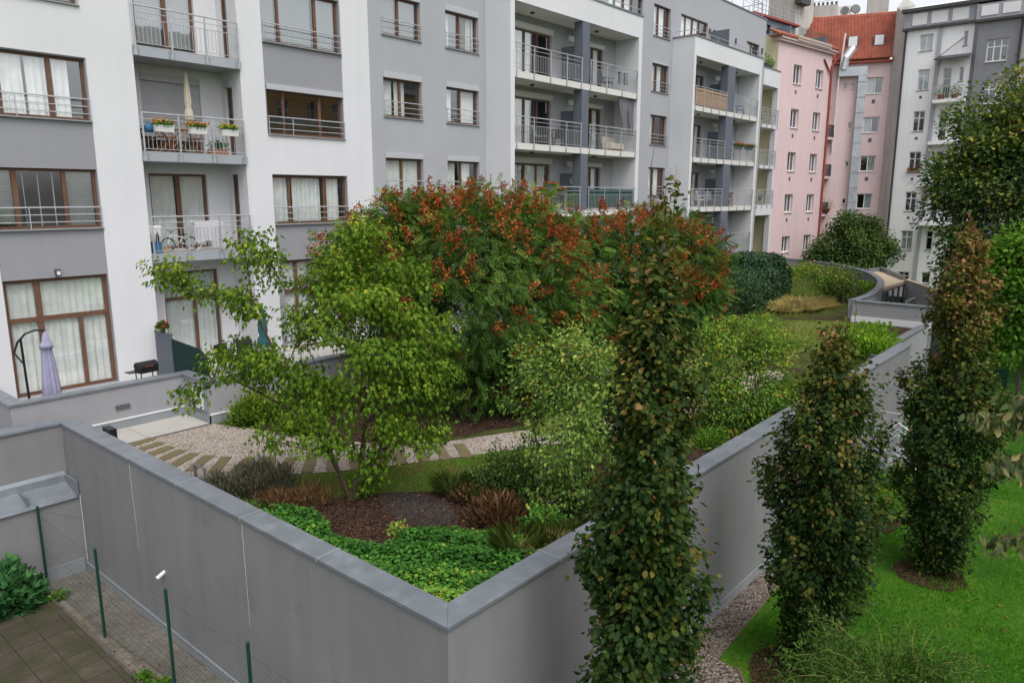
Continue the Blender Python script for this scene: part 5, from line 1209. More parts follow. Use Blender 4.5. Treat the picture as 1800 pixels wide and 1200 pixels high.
# garden floor plants
bush('lavender_bush', 'grey brown lavender bush beside the start of the striped path', 'shrub', (7.45,13.05,GAR), .62, .55, M['grey_leaf'], nar, 4200, (.09,.16), 61, upward=1.3, spread=.08)
bush('lavender_bush', 'smaller grey lavender bush close behind the coping, next to the bent pipe', 'shrub', (6.75,13.5,GAR), .42, .45, M['grey_leaf'], nar, 2200, (.08,.14), 62, (.6,.1,.15), upward=1.3, spread=.07)
bush('heath_bush', 'reddish brown withered low bush left of the maple stem', 'shrub', (7.1,12.0,GAR), .45, .28, M['rust_leaf'], nar, 3000, (.08,.15), 63, upward=1.0, spread=.08)
bush('heath_bush', 'rusty low bush between the maple and the coping', 'shrub', (7.6,11.75,GAR), .45, .30, M['rust_leaf'], nar, 1800, (.08,.14), 64, (.65,.1,.15), upward=1.0, spread=.08)
bush('evergreen_shrub', 'dark green low shrub on the mulch left of the pale shrub', 'shrub', (10.75,9.15,GAR), .85, .85, M['dark_leaf'], ov, 5200, (.05,.08), 65, (.36,.1,.12), spread=.10)
bush('evergreen_shrub', 'dark shrub under the pale shrub, close to the coping', 'shrub', (10.9,7.9,GAR), .75, .6, M['dark_leaf'], ov, 3600, (.05,.08), 66, (.42,.1,.12), spread=.10)
bush('fern_plant', 'rusty fern like clump between the mulch and the green ground cover', 'plant', (9.55,8.5,GAR), .42, .30, M['rust_leaf'], nar, 2200, (.14,.26), 67, (.4,.1,.2), upward=.9, spread=.10)
bush('perennial_plant', 'leafy green perennial near the coping right of the ground cover', 'plant', (9.75,7.55,GAR), .40, .35, M['ground_leaf'], ov, 900, (.07,.12), 68, (.45,.1,.15), spread=.09)
bush('perennial_plant', 'small pale green seedling on the mulch beside the maple', 'plant', (7.95,9.45,GAR), .16, .16, M['shrub_leaf'], ov, 160, (.06,.10), 69, (.6,.1,.15), spread=.05)
bush('perennial_plant', 'dark leaved plant between the beige grasses at the mulch edge', 'plant', (9.8,9.5,GAR), .30, .24, M['rust_leaf'], ov, 500, (.05,.08), 70, (.3,.1,.15), spread=.07)
grass_clump('spiky striped grass at the front edge of the mulch bed', (9.95,10.05,GAR), .40, .45, M['green_grass'], 320, 71)
grass_clump('pale spiky grass between the dark shrub and the mulch', (10.15,9.35,GAR), .45, .45, M['green_grass'], 340, 72)
grass_clump('upright thin grass at the right end of the ground cover', (8.75,7.35,GAR), .38, .55, M['green_grass'], 340, 73)
grass_clump('blonde tuft of grass next to the coping', (8.95,6.85,GAR), .45, .45, M['straw'], 900, 74, arch=1.5)
grass_clump('olive feathery grass beside the coping, right of the blonde tuft', (9.5,6.85,GAR), .50, .50, M['green_grass'], 800, 75, arch=1.5)
for i, (x, y, s, lb) in enumerate(((38.9,13.3,.95,'large blonde feathery grass clump in the far bed'),(37.6,13.7,.75,'blonde grass clump left of the large one in the far bed'),(40.3,12.9,.75,'small blonde grass clump right of the large one in the far bed'))):
    grass_clump(lb, (x,y,GAR), s, s*.95, M['straw'], 900, 300+i, arch=1.25)
for i, (x, y, r, h, lb) in enumerate(((9.9,17.5,.55,.75,'leafy shrub against the terrace wall next to the louvre'),(10.9,16.9,.75,.95,'second leafy shrub along the terrace wall'),(12.0,17.2,.6,.8,'shrub along the terrace wall behind the maple'),(10.3,15.9,.45,.4,'low plant spilling from the mulch over the gravel edge'),(11.4,13.5,.45,.4,'low plant at the path edge behind the maple'))):
    bush('wall_shrub', lb, 'shrub', (x,y,GAR), r, h, M['maple_leaf'], ov, 3000, (.06,.10), 310+i, (.42,.1,.14), spread=.12)
for i, (x, y, r, h, m, lb) in enumerate(((50.2,15.0,1.3,1.3,'dark_leaf','dark juniper in the far bed by the curved wall'),(47.3,14.3,1.1,1.0,'bright_leaf','green low shrub in the far bed'),(44.2,13.0,1.0,1.5,'dark_leaf','upright dark shrub in front of the curved wall end'),(52.5,16.3,1.4,1.0,'dark_leaf','low dark juniper at the far end of the bed'),(47.5,12.6,1.0,.6,'bright_leaf','low bright green plant along the curved wall'),(54.8,18.6,1.4,1.0,'serv_leaf','yellowish shrub beneath the far wall'),(41.5,13.8,1.1,.6,'green_grass','low grassy mound in the far bed'),(44.5,15.5,1.3,.5,'green_grass','flat grassy mound behind the blonde grasses'),(49.0,17.5,1.5,.6,'green_grass','grassy mound near the far wall'))):
    bush('garden_shrub', lb, 'shrub', (x,y,GAR), r, h, M[m], ov if m != 'green_grass' else nar, 2200, (.10,.18), 330+i, spread=.2)
for i, (x, y, lb) in enumerate(((30.1,7.9,'mound of lime green leaves behind the end of the garden wall'),(31.4,8.0,'second lime green mound further along the wall end'),(29.2,7.6,'lime green mound nearest to the wall end'))):
    bush('lime_shrub', lb, 'shrub', (x,y,GAR), .95, .75, M['lime_leaf'], ov, 2600, (.14,.22), 350+i, spread=.14)
for i, (x, y, r, h, m, lb) in enumerate(((20.4,9.0,0.52,0.49,'serv_leaf','yellowish plant where the gravel path ends'),(22.0,11.2,0.60,0.42,'shrub_leaf','pale meadow plant in front of the farther rust tree'),(27.0,11.5,0.75,0.56,'shrub_leaf','pale bush in the middle of the meadow'),(29.0,10.5,0.68,0.49,'serv_leaf','orange tinged bush in the meadow'),(31.5,12.0,0.75,0.56,'shrub_leaf','pale bush on the far meadow'),(33.5,13.2,0.83,0.63,'serv_leaf','golden bush near the blonde grasses'),(15.2,8.4,0.38,0.35,'dark_leaf','dark low plant on the mulch left of the airy shrub'),(19.6,7.3,0.52,0.63,'serv_leaf','reddish bush right of the airy shrub'),(14.2,9.7,0.45,0.32,'shrub_leaf','pale low plant between path and pale shrub'),(16.0,7.4,0.38,0.35,'bright_leaf','bright low plant left of the airy shrub'))):
    bush('meadow_shrub', lb, 'shrub', (x,y,GAR), r, h, M[m], ov, 900, (.06,.10), 360+i, (.5,.14,.17), spread=.14)
bush('fig_shrub', 'bright green leafy shrub at the foot of the low left wall', 'shrub', (3.85,17.4,GZ), .72, .80, M['fig_leaf'], T_lobed(), 1300, (.14,.22), 381, (.5,.1,.15), ry=.5, spread=.12)
for i, (x, y, s, lb) in enumerate(((4.72,16.95,.16,'small weed at the foot of the first fence post'),(4.75,12.75,.12,'green weed in the paving joint beside the fence'),(4.78,12.3,.16,'tiny weed by the third fence post'))):
    bush('weed', lb, 'weed', (x,y,GZ+.01), s, s*.8, M['bright_leaf'], ov, 140, (.05,.09), 385+i, spread=.04)
for i, (x, y, r, h, lb) in enumerate(((22.4,4.5,.6,1.0,'leafy shrub below the steel stair'),(20.9,4.6,.55,.8,'small shrub in the mulch between two beeches'),(24.9,4.3,.6,.9,'shrub right of the steel stair'))):
    bush('lawn_shrub', lb, 'shrub', (x,y,GZ), r, h, M['serv_leaf'], ov, 1600, (.07,.12), 391+i, (.3,.12,.15), spread=.13)

# ground cover in the corner of the raised bed: one uncountable mat
def inside(P, poly):
    x, y = P[:,0], P[:,1]; c = np.zeros(len(P), bool); m = len(poly)
    for i in range(m):
        x0, y0 = poly[i]; x1, y1 = poly[i-1]
        k = ((y0 > y) != (y1 > y)); c ^= k & (x < (x1-x0)*(y-y0)/((y1-y0) if abs(y1-y0) > 1e-9 else 1e-9)+x0)
    return c
def fill(poly, n, rg):
    a = np.array(poly); lo, hi = a.min(0), a.max(0); P = lo+rg.random((n*3,2))*(hi-lo); P = P[inside(P, poly)]; return P[:n]
rg = np.random.default_rng(90)
gcp = blob([(6.05,12.3),(6.9,12.2),(7.35,11.0),(7.05,10.0),(7.5,9.25),(8.1,9.2),(9.0,8.1),(8.95,7.2),(8.7,6.25),(6.05,6.25)], 5, .05, 9)
P2 = fill(gcp, 26000, rg); P2 = P2[(P2[:,0] > 6.07) & (P2[:,1] > 6.27)]; hgt = .10+.16*(.5+.5*np.sin(P2[:,0]*3.1)*np.cos(P2[:,1]*2.7))+.10*(.5+.5*np.sin(P2[:,0]*8+P2[:,1]*5))
z = GAR+hgt*np.sqrt(rg.uniform(.15,1,len(P2))); P = np.column_stack([P2, z]); a = rg.random(len(P))*2*PI
tip = np.column_stack([np.cos(a), np.sin(a), rg.uniform(-.45,.15,len(P))]); nr = rg.normal(size=P.shape)*.35; nr[:,2] += 1
near = np.exp(-((P[:,0]-6.9)**2+(P[:,1]-6.9)**2)/1.6)
leaves('ground_cover', M['ground_leaf'], P, tip, nr, rg.uniform(.045,.085,len(P)), .36+rg.normal(size=len(P))*.17+.12*np.sin(P[:,0]*2.2)+.10*np.sin(P[:,0]*5+P[:,1]*7)+.33*near, T_ovate(.95,.12), None, 'stuff')
# lawn blades and clover leaves on the near lawn
lp = [(9,-6),(34,-6),(34,5.15),(12.1,5.05),(12.0,4.6),(11.2,4.1),(9,4.0)]
P2 = fill(lp, 190000, rg); dd = np.linalg.norm(P2, axis=1); P2 = P2[rg.random(len(P2)) < np.clip((17/dd)**1.4, .05, 1)]; n = len(P2)
P = np.column_stack([P2, np.full(n, GZ)]); tip = rg.normal(size=(n,3))*.45; tip[:,2] = 1; nr = rg.normal(size=(n,3))
tv = .40+rg.normal(size=n)*.22+.14*np.sin(P2[:,0]*.9)*np.cos(P2[:,1]*1.3)+.10*np.sin(P2[:,0]*3.3+P2[:,1]*2.2)
leaves('lawn_grass', M['lawn_blade'], P, tip, nr, rg.uniform(.03,.075,n)*(1+.35*np.sin(P2[:,0]*1.7)*np.sin(P2[:,1]*2.1)), tv, (T_blade()[0]*np.array([2.6,1,1]), T_blade()[1]), None, 'stuff')
# meadow tufts and strip grass in the raised garden
def tufts(name, poly, n, mat, h, rg, wid=1.6, tint=.5):
    P2 = fill(poly, n, rg); n = len(P2); P = np.column_stack([P2, np.full(n, GAR)]); tip = rg.normal(size=(n,3))*.5; tip[:,2] = 1
    tv = tint+rg.normal(size=n)*.22+.25*np.sin(P2[:,0]*1.3+1)*np.cos(P2[:,1]*1.7)
    return leaves(name, mat, P, tip, rg.normal(size=(n,3)), rg.uniform(.4,1,n)*h, tv, (T_blade()[0]*np.array([wid,1,1]), T_blade()[1]), None, 'stuff')
tufts('meadow_grass', [(14,10.9),(20,10.4),(26,10.2),(35.5,8.0),(36.6,10.3),(36,12),(33,14),(27,15),(21,12.5),(16,12.0)], 18000, M['meadow_blade'], .15, rg, 1.3, .7)
tufts('meadow_grass', [(13.5,9.6),(19,8.5),(28,8.0),(28,6.4),(19,6.4),(14,8.2)], 7000, M['meadow_blade'], .22, rg, 1.5, .4)
tufts('strip_grass', [(6.2,14.9),(6.2,12.6),(7.2,12.0),(8.2,11.7),(9.6,10.7),(11.2,9.9),(12.9,9.8),(12.9,10.5),(10.3,11.9),(8.8,12.9),(7.4,14.2)], 7000, M['meadow_blade'], .09, rg, 2.0, .45)
tufts('bed_grass', [(36,13),(40,12),(46,13.5),(53,17),(55,20),(44,20),(36,16)], 6000, M['meadow_blade'], .26, rg, 2.2, .35)
# loose bark chips and fallen leaves
def chips(name, poly, n, z, rg, tint=.45, sz=(.03,.075)):
    P2 = fill(poly, n, rg); n = len(P2); P = np.column_stack([P2, z+rg.uniform(.005,.03,n)]); tip = rg.normal(size=(n,3)); tip[:,2] *= .25; nr = rg.normal(size=(n,3))*.35; nr[:,2] += 1
    return leaves(name, M['chip'], P, tip, nr, rg.uniform(*sz,n), tint+rg.normal(size=n)*.22, T_diamond(.5,.1), None, 'stuff')
chips('bark_chips', [(7.0,10.9),(7.5,11.7),(8.4,11.6),(9.3,10.8),(10.6,9.7),(12.2,9.0),(13.6,8.4),(13.2,6.3),(10.8,6.4),(9.6,7.1),(9.2,8.4),(8.2,9.0),(7.4,9.4),(6.8,10.1)], 5200, GAR, rg)
chips('leaf_litter', [(10.0,15.6),(11.3,13.3),(13.9,12.0),(16.5,11.2),(19,12),(19,16),(16,18),(10.2,18.0)], 3500, GAR, rg, .5, (.05,.10))
for (x, y, rx, ry, nme) in ((12.5,4.15,.85,.55,0),(18.1,2.85,.78,.72,1),(7.6,4.4,.8,.6,2),(21.0,4.5,1.6,.5,3)):
    pg = [(x+rx*math.cos(a)*random.uniform(.88,1.1), y+ry*math.sin(a)*random.uniform(.88,1.1)) for a in np.linspace(0, 2*PI, 22)[:-1]]
    sheet('mulch_ring', pg, GZ+.012+.001*nme, M['mulch']); chips('bark_chips', pg, 700, GZ+.01, rg)
# foreground twigs reaching in from the right and the curly willow top
rg = np.random.default_rng(95)
FT = thing('rowan_tree', 'pale drooping leafy branches reaching in from the right edge', 'tree', (8.6,-2.2,GZ))
bp = [[(8.4,-1.4,6.6),(7.5,-.6,6.75),(6.9,.05,6.85),(6.35,.5,6.78),(6.06,.78,6.78)],[(8.4,-1.4,6.5),(7.4,-.6,6.6),(6.9,-.1,6.62),(6.30,.50,6.50),(6.22,.6,6.42)],[(8.4,-1.4,6.4),(7.4,-.55,6.45),(6.9,-.1,6.42),(6.33,.42,6.33)],[(8.4,-1.4,6.9),(7.4,-.5,7.0),(6.7,.15,6.98),(6.24,.58,6.9)],[(8.4,-1.4,5.9),(7.4,-.6,6.0),(6.7,.1,5.95),(6.2,.6,5.82)]]
q = MB(); q.tube([(8.6,-2.2,GZ),(8.55,-2.0,3),(8.4,-1.4,6.4),(8.3,-1.3,8.0)], [.12,.09,.06,.03], 8)
LP = []; LT = []
for b in bp:
    q.tube(b, [.02,.012,.008,.005,.003][:len(b)], 5)
    pts = smooth_line(b, 8)
    for p in pts[8:]:
        for k in range(14): LP.append((p.x+rg.normal()*.06, p.y+rg.normal()*.05, p.z+rg.normal()*.03)); LT.append((rg.normal()*.5, rg.normal()*.5, -.8))
q.build('trunk', M['bark'], FT)
LP = np.array(LP); leaves('crown', M['branch_leaf'], LP, np.array(LT), rg.normal(size=LP.shape)+np.array([0,0,.6]), rg.uniform(.055,.10,len(LP)), .5+rg.normal(size=len(LP))*.25, T_ovate(.5,.1), FT)
WT = thing('curly_willow', 'curly willow with twisted yellow twigs at the bottom edge of the lawn', 'shrub', (9.9,1.75,GZ))
q = MB(); LP = []; 
for k in range(150):
    a = rg.random()*2*PI; L = rg.uniform(.5,1.5); p = np.array([9.85+.12*math.cos(a), 1.8+.12*math.sin(a), 0.9+rg.random()*.6]); pts = [p.copy()]
    for i in range(9):
        p = p+np.array([math.cos(a)*L*.095+rg.normal()*.05, math.sin(a)*L*.095+rg.normal()*.05, .22*(1-i/7)+rg.normal()*.05]); pts.append(p.copy())
        for j in range(15): LP.append(p+rg.normal(size=3)*.08)
    q.tube(pts, [.007-.0006*i for i in range(10)], 4, cap=False)
q.tube([(9.9,1.75,GZ),(9.88,1.78,.4),(9.85,1.8,1.0)], [.06,.05,.03], 7)
q.build('twigs', M['willow_stem'], WT); LP = np.array(LP)
leaves('foliage', M['willow_leaf'], LP, rg.normal(size=LP.shape)+np.array([0,0,-.5]), rg.normal(size=LP.shape), rg.uniform(.06,.11,len(LP)), .5+rg.normal(size=len(LP))*.22, T_diamond(.22,.05), WT)

pl_ = [(9.5,-4),(30,-4),(30,5.0),(12.4,4.9)]
P2 = fill(pl_, 420, rg); P = np.column_stack([P2, np.full(len(P2), GZ+.05)]); tip = rg.normal(size=P.shape); tip[:,2] *= .2; nr = rg.normal(size=P.shape)*.3; nr[:,2] += 1
leaves('fallen_leaves', M['beech_leaf'], P, tip, nr, rg.uniform(.05,.09,len(P)), rg.uniform(.7,1,len(P)), T_ovate(.6,.15), None, 'stuff')
P2 = fill([(4.66,8),(5.64,8),(5.64,17.6),(4.66,17.6)], 160, rg); P = np.column_stack([P2, np.full(len(P2), GZ+.025)]); tip = rg.normal(size=P.shape); tip[:,2] *= .1; nr = rg.normal(size=P.shape)*.2; nr[:,2] += 1
leaves('fallen_leaves', M['chip'], P, tip, nr, rg.uniform(.03,.07,len(P)), rg.uniform(.3,1,len(P)), T_ovate(.6,.15), None, 'stuff')
P2 = fill([(12,5.15),(28,5.2),(28,5.84),(5.8,5.84),(8,4.2),(11.2,4.2)], 500, rg); P = np.column_stack([P2, np.full(len(P2), GZ+.02)]); tip = rg.normal(size=P.shape); tip[:,2] *= .1; nr = rg.normal(size=P.shape)*.2; nr[:,2] += 1
leaves('fallen_leaves', M['chip'], P, tip, nr, rg.uniform(.04,.08,len(P)), rg.uniform(.2,1,len(P)), T_ovate(.6,.15), None, 'stuff')
for i, (x, y, r, h, m, lb) in enumerate(((16.6,11.9,.8,.7,'dark_leaf','low dark bush under the edge of the nearer rust tree'),(17.9,12.6,1.0,.9,'dark_leaf','dark bush between the two rust coloured trees'),(19.4,12.4,.9,.7,'serv_leaf','yellowish bush in the grass below the farther rust tree'),(19.0,13.8,1.2,1.3,'dark_leaf','taller dark bush deep between the two rust coloured trees'),(17.2,10.9,.5,.45,'shrub_leaf','pale low plant at the far path edge behind the pale shrub'),(20.6,13.2,1.0,.9,'shrub_leaf','pale bush at the foot of the farther rust tree'))):
    bush('understorey_shrub', lb, 'shrub', (x,y,GAR), r, h, M[m], ov, 2600, (.07,.12), 520+i, (.42,.14,.17), spread=.16)
# ------------------------------------------------------------------ movable things on balconies, terraces and roofs
M['cream'] = clothmat('cream_canvas', G(.68,.62,.50), .2); M['lilac'] = clothmat('lilac_canvas', G(.40,.38,.54), .2); M['teal'] = clothmat('teal_canvas', G(.05,.16,.18), .2)
M['white_cloth'] = clothmat('white_sheet', G(.80,.80,.84), .3); M['greycloth'] = clothmat('grey_drape', G(.25,.25,.28), .25)
M['orange_petal'] = leafmat('orange_petal', S3((0,(.45,.10,.01)),(.5,(.65,.22,.015)),(1,(.75,.42,.03)))); M['red_petal'] = leafmat('red_petal', S3((0,(.42,.015,.03)),(.5,(.60,.03,.07)),(1,(.70,.12,.18))))
M['yellow_petal'] = leafmat('yellow_petal', S3((0,(.55,.30,.01)),(.5,(.65,.45,.02)),(1,(.70,.58,.10))))
M['bamboo'] = pmat('bamboo_screen', G(.46,.29,.17), .7, .16, 5, fine=.2, bscale=40); M['greenmesh'] = pmat('green_screen', G(.020,.070,.062), .85, .15, 3, fine=.15, bscale=60)
M['darkgreenmesh'] = pmat('dark_green_screen', G(.008,.032,.030), .9, .15, 3, fine=.2, bscale=60)
M['rattan'] = pmat('black_rattan', G(.018,.018,.020), .6, .25, 10, fine=.3, bscale=60); M['blue'] = pmat('blue_plastic', G(.03,.13,.26), .5, .1, 4); M['card'] = pmat('cardboard', G(.34,.22,.11), .9, .1, 4)
M['greyplastic'] = pmat('grey_plastic', G(.16,.165,.17), .6, .1, 4); M['pinkplastic'] = pmat('pale_pink_plastic', G(.55,.42,.38), .6, .08, 4); M['redmetal'] = pmat('red_letters', G(.35,.05,.03), .5, .1, 4)

def closed_parasol(name, label, loc, z0, z1, base, mat, r=.14, polemat='lamp', group=None):
    o = local(name, label, 'parasol', (loc[0], loc[1], base), group)
    q = MB(); q.tube([(0,0,0),(0,0,z1-base)], .019, 8); q.build('pole', M[polemat], o)
    a, b = z0-base, z1-base; L = b-a
    q = MB(); q.lathe([(r*.7,a),(r*1.0,a+.04*L),(r*.85,a+.2*L),(r*.55,a+.28*L),(r*.75,a+.38*L),(r*.62,a+.6*L),(r*.38,a+.85*L),(.02,b)], (0,0), 32, .22, 8); c = q.build('canopy', mat, o, True)
    q = MB(); q.lathe([(r*.60,a+.265*L),(r*.64,a+.28*L),(r*.60,a+.295*L)], (0,0), 20); q.build('strap', mat, c)
    q = MB(); q.lathe([(.24,0),(.24,.05),(.06,.08),(.03,.25)], (0,0), 20); q.build('base', M['greyplastic'], o)
    return o
def flower_box(label, loc, L, mat, petal, seed, rotz=0, group=None, hgt=.17, dens=70, bulge=.10):
    rg = np.random.default_rng(seed); o = local('flower_box', label, 'flower box', loc, group, rotz)
    q = MB()
    for (z0,z1,k0,k1) in ((0,hgt,.82,1.0),):
        a = [(-L/2*.95,-.07*k0*1.1),(L/2*.95,-.07*k0*1.1),(L/2*.95,.07*k0*1.1),(-L/2*.95,.07*k0*1.1)]; b = [(-L/2,-.09),(L/2,-.09),(L/2,.09),(-L/2,.09)]
        lo = [q.p(x,y,z0) for x,y in a]; hi = [q.p(x,y,z1) for x,y in b]
        for k in range(4): q.f.append([lo[k],lo[(k+1)%4],hi[(k+1)%4],hi[k]]); q.m.append(0)
        q.f.append(lo[::-1]); q.m.append(0); q.f.append(hi); q.m.append(0)
    q.box(-L/2-.01,L/2+.01,-.1,.1,hgt,hgt+.012); q.build('box', mat, o)
    n = int(dens*L/.5)
    def pts(n, up): return np.column_stack([rg.uniform(-L/2,L/2,n), rg.normal(size=n)*bulge*.7, hgt+.02+np.abs(rg.normal(size=n))*up])
    P = pts(n*2, .06); leaves('foliage', M['ground_leaf'], P, rg.normal(size=P.shape), rg.normal(size=P.shape)+np.array([0,0,.7]), rg.uniform(.05,.09,len(P)), .4+rg.normal(size=len(P))*.15, T_ovate(.7,.1), o)
    P = pts(n, .05)+np.array([0,0,.06]); P[:,0] += .04*np.sin(P[:,0]*9); leaves('flowers', petal, P, rg.normal(size=P.shape), rg.normal(size=P.shape)+np.array([0,-.5,.5]), rg.uniform(.04,.065,len(P)), .5+rg.normal(size=len(P))*.2, T_ovate(1.0,.15), o)
    return o
def pot_plant(label, loc, r, h, leafk, seed, pot='terracotta', petal=None, ph=.3, cat='potted plant', tm=None, group=None, name='potted_plant'):
    rg = np.random.default_rng(seed); o = local(name, label, cat, loc, group)
    q = MB(); q.lathe([(r*.72,0),(r*.95,ph*.86),(r*1.06,ph*.87),(r*1.06,ph),(r*.9,ph),(r*.88,ph*.9)], (0,0), 18); q.build('pot', M[pot], o, True)
    n = 240; d = unit(rg.normal(size=(n,3))); d[:,2] = np.abs(d[:,2]); P = d*np.array([r*1.7,r*1.7,h])*np.sqrt(rg.random(n))[:,None]+np.array([0,0,ph])
    leaves('foliage', M[leafk], P, d+rg.normal(size=(n,3))*.4, rg.normal(size=(n,3))+np.array([0,0,.6]), rg.uniform(.06,.11,n), .45+rg.normal(size=n)*.18, tm or T_ovate(.6,.1), o)
    if petal:
        P = P[:70]*np.array([1,1,1])+d[:70]*.04; leaves('flowers', petal, P, rg.normal(size=P.shape), rg.normal(size=P.shape)+np.array([0,0,.4]), rg.uniform(.04,.07,len(P)), .5+rg.normal(size=len(P))*.2, T_ovate(1.0,.15), o)
    return o
def chair(name, label, loc, rotz, mat, legm, group=None, arms=True, back=.45):
    o = local(name, label, 'chair', loc, group, rotz)
    q = MB(); q.box(-.25,.25,-.24,.24,.40,.45); q.build('seat', mat, o, bevel=.01)
    q = MB()
    lo = [(-.25,.22,.45),(.25,.22,.45)]; q.face([(-.25,.22,.45),(.25,.22,.45),(.25,.33,.45+back),(-.25,.33,.45+back)]); q.face([(-.25,.25,.45),(.25,.25,.45),(.25,.36,.45+back),(-.25,.36,.45+back)]); q.face([(-.25,.33,.45+back),(.25,.33,.45+back),(.25,.36,.45+back),(-.25,.36,.45+back)])
    q.face([(-.25,.22,.45),(-.25,.25,.45),(-.25,.36,.45+back),(-.25,.33,.45+back)]); q.face([(.25,.22,.45),(.25,.25,.45),(.25,.36,.45+back),(.25,.33,.45+back)]); q.build('backrest', mat, o)
    for x in (-.23,.23):
        for y in (-.21,.21): q = MB(); q.tube([(x,y,.40),(x*1.08,y*1.08,0)], .016, 6); q.build('leg', legm, o)
        if arms: q = MB(); q.tube([(x*1.1,-.22,.42),(x*1.1,-.20,.64),(x*1.1,.26,.66)], .018, 6); q.build('armrest', legm, o)
    return o
# --- balcony with the orange flowers
closed_parasol('closed_parasol', 'folded cream parasol standing on the balcony with orange flowers', (11.31,22.5), 10.55, 12.02, 9.6, M['cream'], .12, 'lamp')
for i, (u, lb, pt) in enumerate(((10.19,'white balcony box with orange flowers, left of the folded cream parasol','orange_petal'),(11.19,'white balcony box with orange flowers right below the folded cream parasol','orange_petal'),(12.19,'white balcony box with yellow and orange flowers at the right end of the railing','yellow_petal'))):
    flower_box(lb, (u,21.80,10.14), .54, M['whiteplastic'], M[pt], 400+i, group='white flower boxes on the balcony railing', dens=90)
TB = local('folding_table', 'folding wooden table with crossed legs on the flower balcony', 'table', (10.85,22.6,9.6))
q = MB(); q.box(-.42,.42,-.3,.3,.68,.71); q.build('tabletop', M['woodorange'], TB)
for y in (-.26,.26):
    for s in (-1,1): q = MB(); q.tube([(-.33*s,y,.0),(.33*s,y,.68)], .020, 6); q.build('leg', M['woodorange'], TB)
for i, (u, y, rz, lb) in enumerate(((10.42,22.35,PI/2,'wooden folding chair with crossed legs left of the balcony table'),(11.4,22.35,-PI/2,'wooden folding chair right of the balcony table'))):
    o = local('folding_chair', lb, 'chair', (u,y,9.6), 'wooden folding chairs on the flower balcony', rz)
    q = MB(); q.box(-.2,.2,-.2,.18,.43,.455); q.build('seat', M['woodorange'], o)
    for x in (-.2,.2): q = MB(); q.tube([(x,-.22,0),(x,.24,.85)], .016, 6); q.build('leg', M['woodorange'], o); q = MB(); q.tube([(x*.85,.24,0),(x*.85,-.19,.44)], .016, 6); q.build('leg', M['woodorange'], o)
    q = MB(); q.box(-.2,.2,.20,.225,.72,.84); q.build('backrest', M['woodorange'], o)
chair('garden_chair', 'black metal chair in the left corner of the flower balcony', (10.02,22.75,9.6), .5, M['black'], M['black'])
pot_o = local('herb_trough', 'terracotta trough with a green herb on the balcony floor', 'planter', (11.95,22.12,9.6))
q = MB(); q.prism([(-.30,-.09),(.30,-.09),(.30,.09),(-.30,.09)], 0, .15); q.build('trough', M['terracotta'], pot_o)
P = np.random.default_rng(5).normal(size=(300,3))*np.array([.14,.06,.07])+np.array([.02,0,.26]); leaves('foliage', M['ground_leaf'], P, np.random.default_rng(6).normal(size=P.shape)+np.array([0,0,.6]), np.random.default_rng(7).normal(size=P.shape), np.full(300,.07), .35+np.random.default_rng(8).normal(size=300)*.15, T_ovate(.5,.1), pot_o)
o = local('watering_can', 'blue watering can hung at the left end of the balcony railing', 'watering can', (9.83,21.97,10.12)); q = MB(); q.lathe([(.11,0),(.12,.2),(.09,.22)], (0,0), 16); q.build('body', M['blue'], o, True)
q = MB(); q.tube([(.11,0,.04),(.26,0,.16),(.30,0,.15)], [.02,.015,.03], 8); q.build('spout', M['blue'], o); q = MB(); q.tube([(-.11,0,.04),(-.2,0,.14),(-.12,0,.27),(.0,0,.29),(.07,0,.21)], .012, 6); q.build('handle', M['blue'], o)
# --- balcony with the bicycle
BK = local('bicycle', 'small white bicycle leaning behind the balcony railing', 'bicycle', (10.56,22.25,6.7))
def wheel(x):
    q = MB(); pts = [(x+.20*math.cos(a),0,.21+.20*math.sin(a)) for a in np.linspace(0,2*PI,21)]; q.tube(pts, .024, 6, cap=False); w_ = q.build('wheel', M['black'], BK, True)
    q = MB()
    for k in range(10): a = k*PI/5; q.tube([(x,0,.21),(x+.19*math.cos(a),0,.21+.19*math.sin(a))], .003, 3, cap=False)
    q.tube([(x,-.03,.21),(x,.03,.21)], .018, 8); q.build('spokes', M['rail'], w_)
wheel(-.34); wheel(.36)
q = MB()
for p in ([(-.34,0,.21),(-.24,0,.52)],[(-.25,0,.48),(.02,0,.24)],[(-.25,0,.50),(.10,0,.42)],[(.02,0,.24),(.13,0,.46)],[(.02,0,.24),(.36,0,.21)],[(.12,0,.42),(.36,0,.21)]): q.tube(p, .017, 8)
q.build('frame', M['whiteplastic'], BK); q = MB(); q.tube([(-.24,0,.52),(-.22,0,.60)], .014, 6); q.tube([(-.24,-.22,.64),(-.22,-.1,.60),(-.22,.1,.60),(-.24,.22,.64)], .014, 6); q.build('handlebar', M['black'], BK)
q = MB(); q.box(.04,.24,-.045,.045,.48,.52); q.tube([(.13,0,.46),(.14,0,.49)], .012, 6); q.build('saddle', M['black'], BK, bevel=.012); q = MB(); q.tube([(.02,.06,.24),(.09,.06,.15)], .01, 6); q.tube([(.02,-.06,.24),(-.05,-.06,.33)], .01, 6); q.tube([(.02,-.06,.24),(.02,.06,.24)],.03,8); q.build('crank', M['greyplastic'], BK)
DR_ = local('drying_rack', 'folding drying rack beside the white bicycle', 'drying rack', (11.5,22.45,6.7)); q = MB()
for y in (-.25,.25): q.tube([(-.42,y,0),(.42,y,.86)], .012, 6); q.tube([(.42,y,0),(-.42,y,.86)], .012, 6)
for k in range(7): q.tube([(-.48,-.28+.093*k,.87),(.48,-.28+.093*k,.87)], .005, 4)
q.tube([(-.48,-.28,.87),(-.48,.28,.87)], .01, 6); q.tube([(.48,-.28,.87),(.48,.28,.87)], .01, 6); q.build('frame', M['whiteplastic'], DR_)
q = MB(); cols = 22
